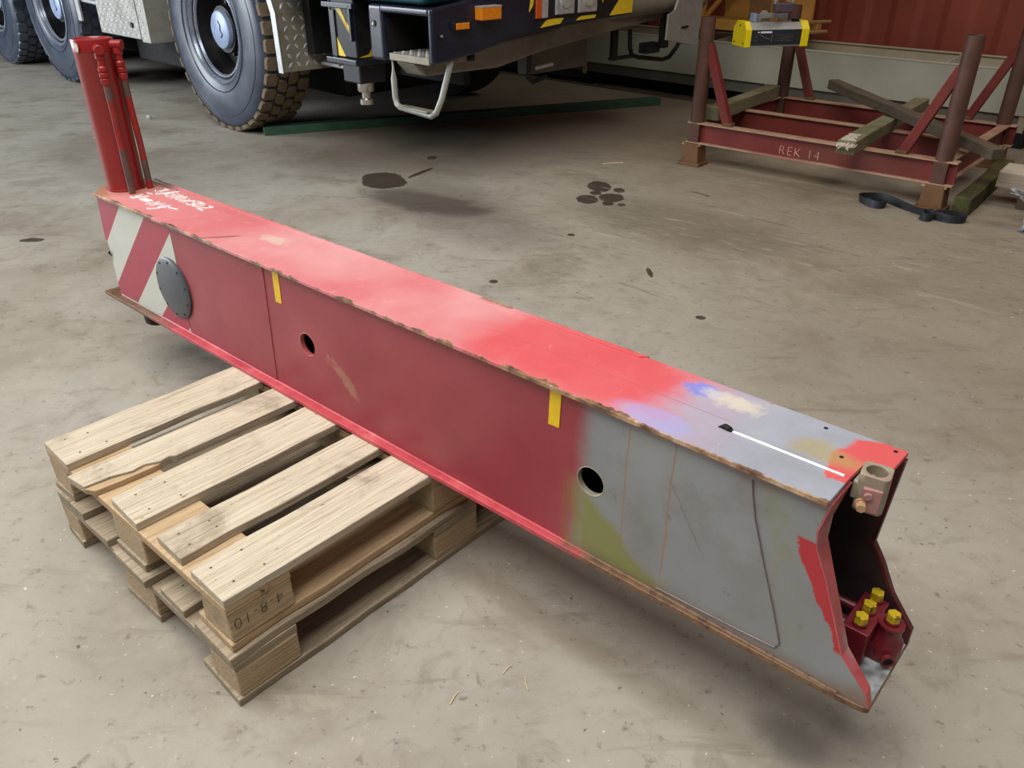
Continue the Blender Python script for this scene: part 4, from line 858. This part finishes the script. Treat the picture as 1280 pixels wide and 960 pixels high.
for s in (0.9, 2.4, 4.33, 5.9): MB().prism([(0.03, 0.21), (0.41, 0.21), (0.41, 0.315), (0.03, 0.285)], s, s+0.012, 'x').build('girder_rib', 'girder', ug)
tag(MB().box(-4.0, 3.4, -0.03, 0.01, 0.0, 0.012).build('sill_strip', 'sill', None, 0.002, loc=wl(0, 0), rot=(0, 0, WY)), 'flat brown steel strip on the floor before the dark rail', 'steel strip')
# ochre lattice jib piece on the girder
jb_ = thing('jib_section', 'ochre yellow lattice jib section lying on the pale girder', 'crane jib', wl(1.9, 0.02, 0.546), WY)
MB().box(-0.1, 1.30, 0.06, 0.16, 0.05, 0.13).build('chord', 'ochre', jb_, 0.006)
MB().box(-0.1, 1.30, 0.30, 0.38, 0.05, 0.13).build('chord', 'ochre', jb_, 0.006)
for s in (0.0, 1.15): MB().box(s, s+0.08, 0.02, 0.40, 0.0, 0.05).build('foot', 'ochre_rust', jb_)
MB().box(0.42, 0.66, 0.30, 0.33, 0.13, 0.9).build('gusset_sheet', 'ochre', jb_, 0.003)
MB().prism([(0.26, 0.13), (0.33, 0.13), (0.36, 0.36), (0.29, 0.34)], 0.09, 0.13, 'y').build('lattice_bar', 'ochre', jb_, 0.003)
MB().tube([(0.33, 0.11, 0.12), (0.60, 0.11, 0.42)], 0.022, 10).build('lattice_bar', 'ochre', jb_)
MB().tube([(0.24, 0.11, 0.12), (0.14, 0.11, 0.26)], 0.018, 10).build('lattice_bar', 'ochre', jb_)
MB().tube([(1.24, 0.11, 0.12), (0.95, 0.11, 0.50)], 0.022, 10).build('lattice_bar', 'ochre', jb_)
MB().box(1.05, 1.30, 0.16, 0.20, 0.13, 0.9).build('end_plate', 'ochre', jb_, 0.004)
MB().box(0.90, 0.98, 0.22, 0.30, 0.13, 0.9).build('lattice_post', 'ochre', jb_, 0.004)
MB().box(0.66, 0.90, 0.30, 0.36, 0.13, 0.9).build('inner_sheet', 'ochre_rust', jb_, 0.003)  # duller ochre sheet beside the gusset
for zz, y_ in ((0.13, 0.10), (0.06, 0.06)): MB().tube([(1.15, y_, zz+.02), (1.28, y_, zz+0.025), (1.38, y_, zz+0.03), (1.50, y_, zz+0.045)], [0.02, 0.016, 0.016, 0.012], 8).build('fork_prong', 'ochre_rust', jb_, 0, True)

# ================================================================== RED RACK
RY = -0.723; RO = (1.1038, 5.3404, 0.0)
rack = thing('steel_rack', 'red rusty steel stillage rack with four posts and slanted braces', 'rack', RO, RY)
RL, RD = 1.66, 1.32
ZB, ZT = 0.140, 0.272
def ibeam_x(y0, y1, x0, x1, nm='rail'):
    o = MB().box(x0, x1, (y0+y1)/2-0.006, (y0+y1)/2+0.006, ZB+0.008, ZT-0.008).build(nm, 'rack_red', rack)
    MB().box(x0, x1, y0, y1, ZT-0.010, ZT).build('top_flange', 'rack_flange', o, 0.002)
    MB().box(x0, x1, y0, y1, ZB, ZB+0.010).build('bottom_flange', 'rack_flange', o, 0.002); return o
fr_ = ibeam_x(0.010, 0.075, 0.03, RL-0.0, 'front_rail'); ibeam_x(0.60, 0.66, 0.08, RL-0.08, 'middle_rail'); ibeam_x(RD-0.075, RD-0.01, 0.03, RL, 'back_rail')
for s0 in (0.035, RL-0.095):
    o = MB().box(s0+0.025, s0+0.035, 0.05, RD-0.05, ZB+0.008, ZT-0.008).build('side_rail', 'rack_red', rack)
    MB().box(s0, s0+0.06, 0.075, RD-0.075, ZT-0.010, ZT).build('top_flange', 'rack_flange', o, 0.002)
    MB().box(s0, s0+0.06, 0.075, RD-0.075, ZB, ZB+0.010).build('bottom_flange', 'rack_flange', o, 0.002)
for s in (0.082, RL-0.08):
    for t in (0.045, RD-0.045):
        po = MB().ring((s, t, ZT), (s, t, 0.888), 0.045, 0.038, 28).build('post', 'rack_rust', rack, 0, True)
        MB().box(s-0.038, s+0.038, t-0.038, t+0.036, ZB+0.010, ZT-0.010).build('post_base', 'rack_rust', po, 0.004)
        ft = MB(); ft.prism([(s-0.062, 0.02), (s+0.062, 0.02), (s+0.052, ZB), (s-0.052, ZB)], t-0.055, t+0.055, 'y'); ft.box(s-0.080, s+0.075, t-0.065, t+0.065, 0.0, 0.022)
        ft.build('foot', 'rack_brown', po, 0.004)
        MB().box(s-0.068, s+0.060, t-0.052, t+0.06, ZB-0.012, ZB-0.0005).build('foot_plate', 'rack_flange', po, 0.002)
        sg = 1 if s < 0.8 else -1
        a = Vector((s+sg*0.026, t, 0.735)); b = Vector((s+sg*0.215, t, ZT+0.004)); dd = (b-a).normalized(); ang = math.atan2(dd.x, dd.z)
        mt = Matrix.Translation((a+b)/2) @ Matrix.Rotation(ang, 4, 'Y'); L = (b-a).length
        br = MB().box(-0.026, 0.026, -0.024, 0.024, -L/2, L/2, mt).build('brace', 'rack_red', po, 0.004)
        MB().box(s+sg*0.19, s+sg*0.25, t-0.028, t+0.028, ZT+0.0005, ZT+0.02).build('brace_foot', 'rack_brown', po, 0.003)
mt = Matrix.Translation((0.655, 0.0355, 0.158)) @ Matrix.Rotation(PI/2, 4, 'X')
text('chalk_writing', 'REK 14', 0.078, 'chalk', fr_, mt, 0.0008, 0, 1.12, -0.0022)

def rk(s, t, z=0): return (RO[0]+math.cos(RY)*s-math.sin(RY)*t, RO[1]+math.sin(RY)*s+math.cos(RY)*t, z)
def timber(name, label, mat, a, b, w, h, z0=0.0, tilt=None, wavy=0.004, cat='timber', bev=0.006):
    # a,b: rack-frame (s,t) ends of the centre line; z0 underside at a; tilt: underside at b
    A_, B_ = Vector(rk(*a, z0)), Vector(rk(*b, z0 if tilt is None else tilt)); L = (B_-A_).length; n = 6; m = MB(); vs_ = []; fs_ = []
    for i in range(n):
        u = L*i/(n-1); j = [random.uniform(-wavy, wavy) for _ in range(4)]
        vs_ += [(u, -w/2+j[0], 0), (u, w/2+j[1], 0), (u, w/2+j[1]*.7, h+j[2]*.5), (u, -w/2+j[0]*.7, h+j[3]*.5)]
    for i in range(n-1):
        k = i*4; fs_ += [(k, k+1, k+5, k+4), (k+1, k+2, k+6, k+5), (k+2, k+3, k+7, k+6), (k+3, k, k+4, k+7)]
    fs_ += [(3, 2, 1, 0), tuple((n-1)*4+q for q in range(4))]
    m.add(vs_, fs_); d_ = B_-A_
    o = m.build(name, mat, None, bev, loc=A_, rot=(0, -math.asin(d_.z/L), math.atan2(d_.y, d_.x))); return tag(o, label, cat)
timber('square_timber', 'pale weathered square timber lying across the rack behind its braced post', 'timber', (0.13, 0.13), (0.045, 1.20), 0.095, 0.085, ZT)
br_t = timber('weathered_timber', 'mossy weathered timber with a frayed end sticking out over the chalked rack rail', 'timber', (1.135, -0.20), (1.02, 1.42), 0.095, 0.075, ZT)
fray = MB()
for k in range(9):
    y_ = -0.042+0.0105*k; fray.tube([(0.02, y_, 0.045+0.02*random.random()), (-0.02, y_+random.uniform(-.004, .004), 0.045), (-0.03-0.03*random.random(), y_+random.uniform(-.006, .006), 0.035+0.02*random.random())], [0.012, 0.010, 0.003], 6)
fray.build('frayed_end', 'timber_pale', br_t, 0, True)
jk_ = MB(); 
for k in range(8): jk_.box(0.01+k*0.022, 0.028+k*0.022, -0.047+random.uniform(0, .03), 0.03+random.uniform(0, .015), 0.073, 0.078+random.uniform(0, .006))
jk_.build('flaking_bark', 'timber_pale', br_t, 0.002)
timber('dark_timber', 'long dark brown bar lying diagonally over the weathered timber on the rack', 'timber_dark', (0.53, 1.04), (1.81, 0.13), 0.080, 0.060, 0.402, 0.290)
timber('mossy_timber', 'mossy dark timber on the floor beside the rack foot', 'timber_moss', (1.730, 0.02), (1.690, 1.10), 0.088, 0.098, 0.0, None, 0.005)
timber('pale_topped_timber', 'brown timber with pale weathered top propped beside the rack', 'timber_pale', (1.795, 0.47), (2.60, 0.50), 0.25, 0.088, 0.1012)
timber('support_block', 'dark wooden block standing under the pale topped timber', 'timber_dark', (1.975, 0.36), (1.975, 0.60), 0.11, 0.100, 0.0)
timber('support_block', 'dark wooden block under the far end of the pale topped timber', 'timber_dark', (2.45, 0.40), (2.45, 0.62), 0.11, 0.100, 0.0)

# ================================================================== HANGING LIFTING MAGNET
lm = thing('lifting_magnet', 'grey and black lifting magnet with yellow end caps hanging over the rack', 'lifting magnet', rk(0.085, 0.55, 0.672), 0.20)
hexp = [(0.0, 0.0), (0.0, 0.105), (0.04, 0.145), (0.14, 0.145), (0.18, 0.105), (0.18, 0.0)]
MB().prism([(a, b) for a, b in hexp], 0.03, 0.42, 'x').build('magnet_body', 'lift_grey', lm, 0.003)
lp = MB().box(0.045, 0.40, -0.003, -0.0002, 0.010, 0.103).build('label_panel', 'lift_black', lm)
big = [(-0.006, -0.004), (-0.006, 0.105), (0.036, 0.152), (0.144, 0.152), (0.186, 0.105), (0.186, -0.004)]
for x0, x1 in ((0.0, 0.042), (0.40, 0.455)): MB().prism(big, x0, x1, 'x').build('end_cap', 'lift_yellow', lm, 0.004)
for q in ((0.02, 0.02), (0.15, 0.02), (0.09, 0.125)): MB().cyl((0.0, q[0], q[1]), (-0.003, q[0], q[1]), 0.006, n=8).build('cap_screw', 'black_metal', lm)
MB().box(0.085, 0.098, -0.0042, -0.0030, 0.086, 0.092).build('label_print', 'white_ink', lp); MB().box(0.106, 0.185, -0.0042, -0.0030, 0.083, 0.094).build('label_print', 'white_ink', lp)
MB().tube([(0.10, -0.0036, 0.075), (0.13, -0.0036, 0.060), (0.175, -0.0036, 0.047)], 0.0013, 5).build('label_print', 'galv', lp)
MB().box(0.188, 0.190, -0.0042, -0.0030, 0.03, 0.09).build('label_print', 'galv', lp)
for k in range(4):
    MB().box(0.065, 0.090, -0.0040, -0.0030, 0.035+0.012*k, 0.037+0.012*k).build('label_print', 'rail_dark', lp); MB().box(0.21, 0.34-0.02*(k % 2), -0.0040, -0.0030, 0.035+0.012*k, 0.0368+0.012*k).build('label_print', 'rail_dark', lp)
MB().prism([(0.085, 0.145), (0.085, 0.188), (0.13, 0.192), (0.145, 0.212), (0.17, 0.212), (0.19, 0.195), (0.22, 0.195), (0.24, 0.212), (0.265, 0.212), (0.28, 0.192), (0.33, 0.196), (0.33, 0.150), (0.275, 0.156), (0.265, 0.166), (0.145, 0.164), (0.13, 0.147)], 0.080, 0.098, 'y').build('lifting_bracket', 'galv', lm, 0.003)
MB().box(0.075, 0.095, 0.06, 0.118, 0.146, 0.198).build('bracket_end', 'hub', lm, 0.003)
MB().box(0.355, 0.395, 0.04, 0.08, 0.145, 0.162).build('switch', 'black_metal', lm, 0.003)
hk = thing('crane_hook_block', 'dark violet hook block with chain holding up the lifting magnet', 'crane hook', rk(0.225, 0.735, 0.875), 0.20)
hkm = MB(); hkm.box(-0.065, 0.065, -0.045, 0.01, 0.0, 0.065); hkm.build('hook_shank', 'hook_violet', hk, 0.012)
for sgn in (-1, 1): MB().tube([(sgn*0.058, -0.018, 0.055), (sgn*0.064, -0.018, 0.11), (sgn*0.05, -0.018, 0.16), (0.0, -0.018, 0.19)], 0.013, 10).build('shackle', 'galv', hk, 0, True)
for k in range(24):
    m = MB(); pts = [(0.020*math.cos(2*PI*i/12), 0, 0.034*math.sin(2*PI*i/12)) for i in range(12)]
    m.tube(pts+[pts[0]], 0.0065, 6); link('chain_link', m.mesh('chain_link', 'galv'), hk, 0, True, 2, (0, -0.018, 0.22+k*0.05), (0, 0, 0 if k % 2 else PI/2)) if k == 0 else None
    if k == 0: clm = bpy.data.objects[[o.name for o in hk.children if o.name.startswith('chain_link')][0]].data
    else: link('chain_link', clm, hk, 0, False, 2, (0, -0.018, 0.22+k*0.05), (0, 0, 0 if k % 2 else PI/2))

# ================================================================== BLACK STRAP
stp = [(1.985, 4.40), (1.975, 4.46), (2.00, 4.51), (2.06, 4.52), (2.11, 4.47), (2.15, 4.36), (2.19, 4.26), (2.225, 4.19), (2.255, 4.13), (2.30, 4.085), (2.36, 4.075), (2.395, 4.11), (2.375, 4.165), (2.31, 4.175), (2.255, 4.16), (2.215, 4.115), (2.185, 4.115), (2.175, 4.155), (2.21, 4.19), (2.255, 4.185)]
curl = [(1.985, 4.40), (1.995, 4.355), (2.03, 4.335), (2.065, 4.35), (2.07, 4.39), (2.04, 4.415), (2.00, 4.405)]
def ribbon(mb, pts, h, th):
    # smooth the path then sweep a thin upright band
    P2 = [Vector((p[0], p[1])) for p in pts]; out = []
    for i in range(len(P2)-1):
        p0 = P2[max(i-1, 0)]; p1 = P2[i]; p2 = P2[i+1]; p3 = P2[min(i+2, len(P2)-1)]
        for k in range(5):
            t = k/5; out.append(0.5*((2*p1)+(p2-p0)*t+(2*p0-5*p1+4*p2-p3)*t*t+(3*p1-p0-3*p2+p3)*t**3))
    out.append(P2[-1]); vs_ = []; fs_ = []
    for i, p in enumerate(out):
        d_ = (out[min(i+1, len(out)-1)]-out[max(i-1, 0)]).normalized(); nrm = Vector((-d_.y, d_.x)); ln_ = 0.012*math.sin(i*0.35)
        vs_ += [(p.x-nrm.x*th, p.y-nrm.y*th, 0.001), (p.x+nrm.x*th, p.y+nrm.y*th, 0.001), (p.x+nrm.x*(th+ln_), p.y+nrm.y*(th+ln_), h), (p.x-nrm.x*(th-ln_), p.y-nrm.y*(th-ln_), h)]
    for i in range(len(out)-1):
        k = i*4; fs_ += [(k, k+1, k+5, k+4), (k+1, k+2, k+6, k+5), (k+2, k+3, k+7, k+6), (k+3, k, k+4, k+7)]
    fs_ += [(3, 2, 1, 0), tuple((len(out)-1)*4+q for q in range(4))]; mb.add(vs_, fs_)
sm_ = MB(); ribbon(sm_, stp, 0.042, 0.003); ribbon(sm_, curl, 0.042, 0.003)
cen = (2.18, 4.25)
sm_.v = [(p[0]-cen[0], p[1]-cen[1], p[2]) for p in sm_.v]
tag(sm_.build('lashing_strap', 'strap', None, 0, True, loc=(cen[0], cen[1], 0)), 'black lashing strap curled on the floor before the rack', 'strap')

# ================================================================== CLEAR FILM
fm = MB(); n, k_ = 14, 8; vs_ = []
for i in range(n):
    for j in range(k_):
        u = i/(n-1); w = j/(k_-1)-0.5
        vs_.append((0.10*math.sin(u*2.6)-0.02+w*0.10+random.uniform(-.012, .012), -0.10*u+random.uniform(-.02, .02)+0.05*math.cos(w*9), 0.006+0.17*(1-u)**0.8+random.uniform(0, .016)))
fm.add(vs_, [(i*k_+j, i*k_+j+1, (i+1)*k_+j+1, (i+1)*k_+j) for i in range(n-1) for j in range(k_-1)])
fo = fm.build('plastic_film', 'film', None, 0, True, loc=(2.60, 4.05, 0.0)); so = fo.modifiers.new('thick', 'SOLIDIFY'); so.thickness = 0.002
tag(fo, 'crumpled clear plastic film on the floor under the pale topped timber', 'plastic film')

# ================================================================== LITTER
for (x_, y_, L, a, lab) in ((-0.115, 1.085, 0.035, 1.1, 'thin straw on the floor between the pallet and the beam shadow, pointing towards the pallet'), (0.03, 1.12, 0.035, 1.75, 'short bent straw on the floor under the middle of the beam'), (-0.01, 1.155, 0.03, 0.9, 'pale straw on the floor halfway along the beam'),
                            (0.67, 5.33, 0.14, 0.25, 'yellow wood splinter on the brown floor before the rack'), (1.10, 4.62, 0.13, -0.9, 'thin dark stick on the floor before the rack')):
    m = MB(); m.tube([(-L/2, 0, 0.0018), (0, L*0.05, 0.0022), (L/2, 0, 0.0018)], 0.0014 if L < .1 else 0.004, 6)
    tag(m.build('straw' if L < .1 else 'splinter', 'straw' if 'dark' not in lab else 'timber_dark', None, loc=(x_, y_, 0.0), rot=(0, 0, a)), lab, 'straw' if L < .1 else 'splinter')
pb = MB().lathe([(0.0, 0.0), (0.016, 0.003), (0.021, 0.013), (0.015, 0.024), (0.0, 0.027)], 'z', 10, (0, 0, 0)); jitter(pb, 0.002); pb.v = [(p[0], p[1], max(0, p[2])) for p in pb.v]
tag(pb.build('pebble', 'stone', None, 0, True, loc=(-2.98, 6.80, 0)), 'white pebble on the floor beside the front tyre', 'stone')
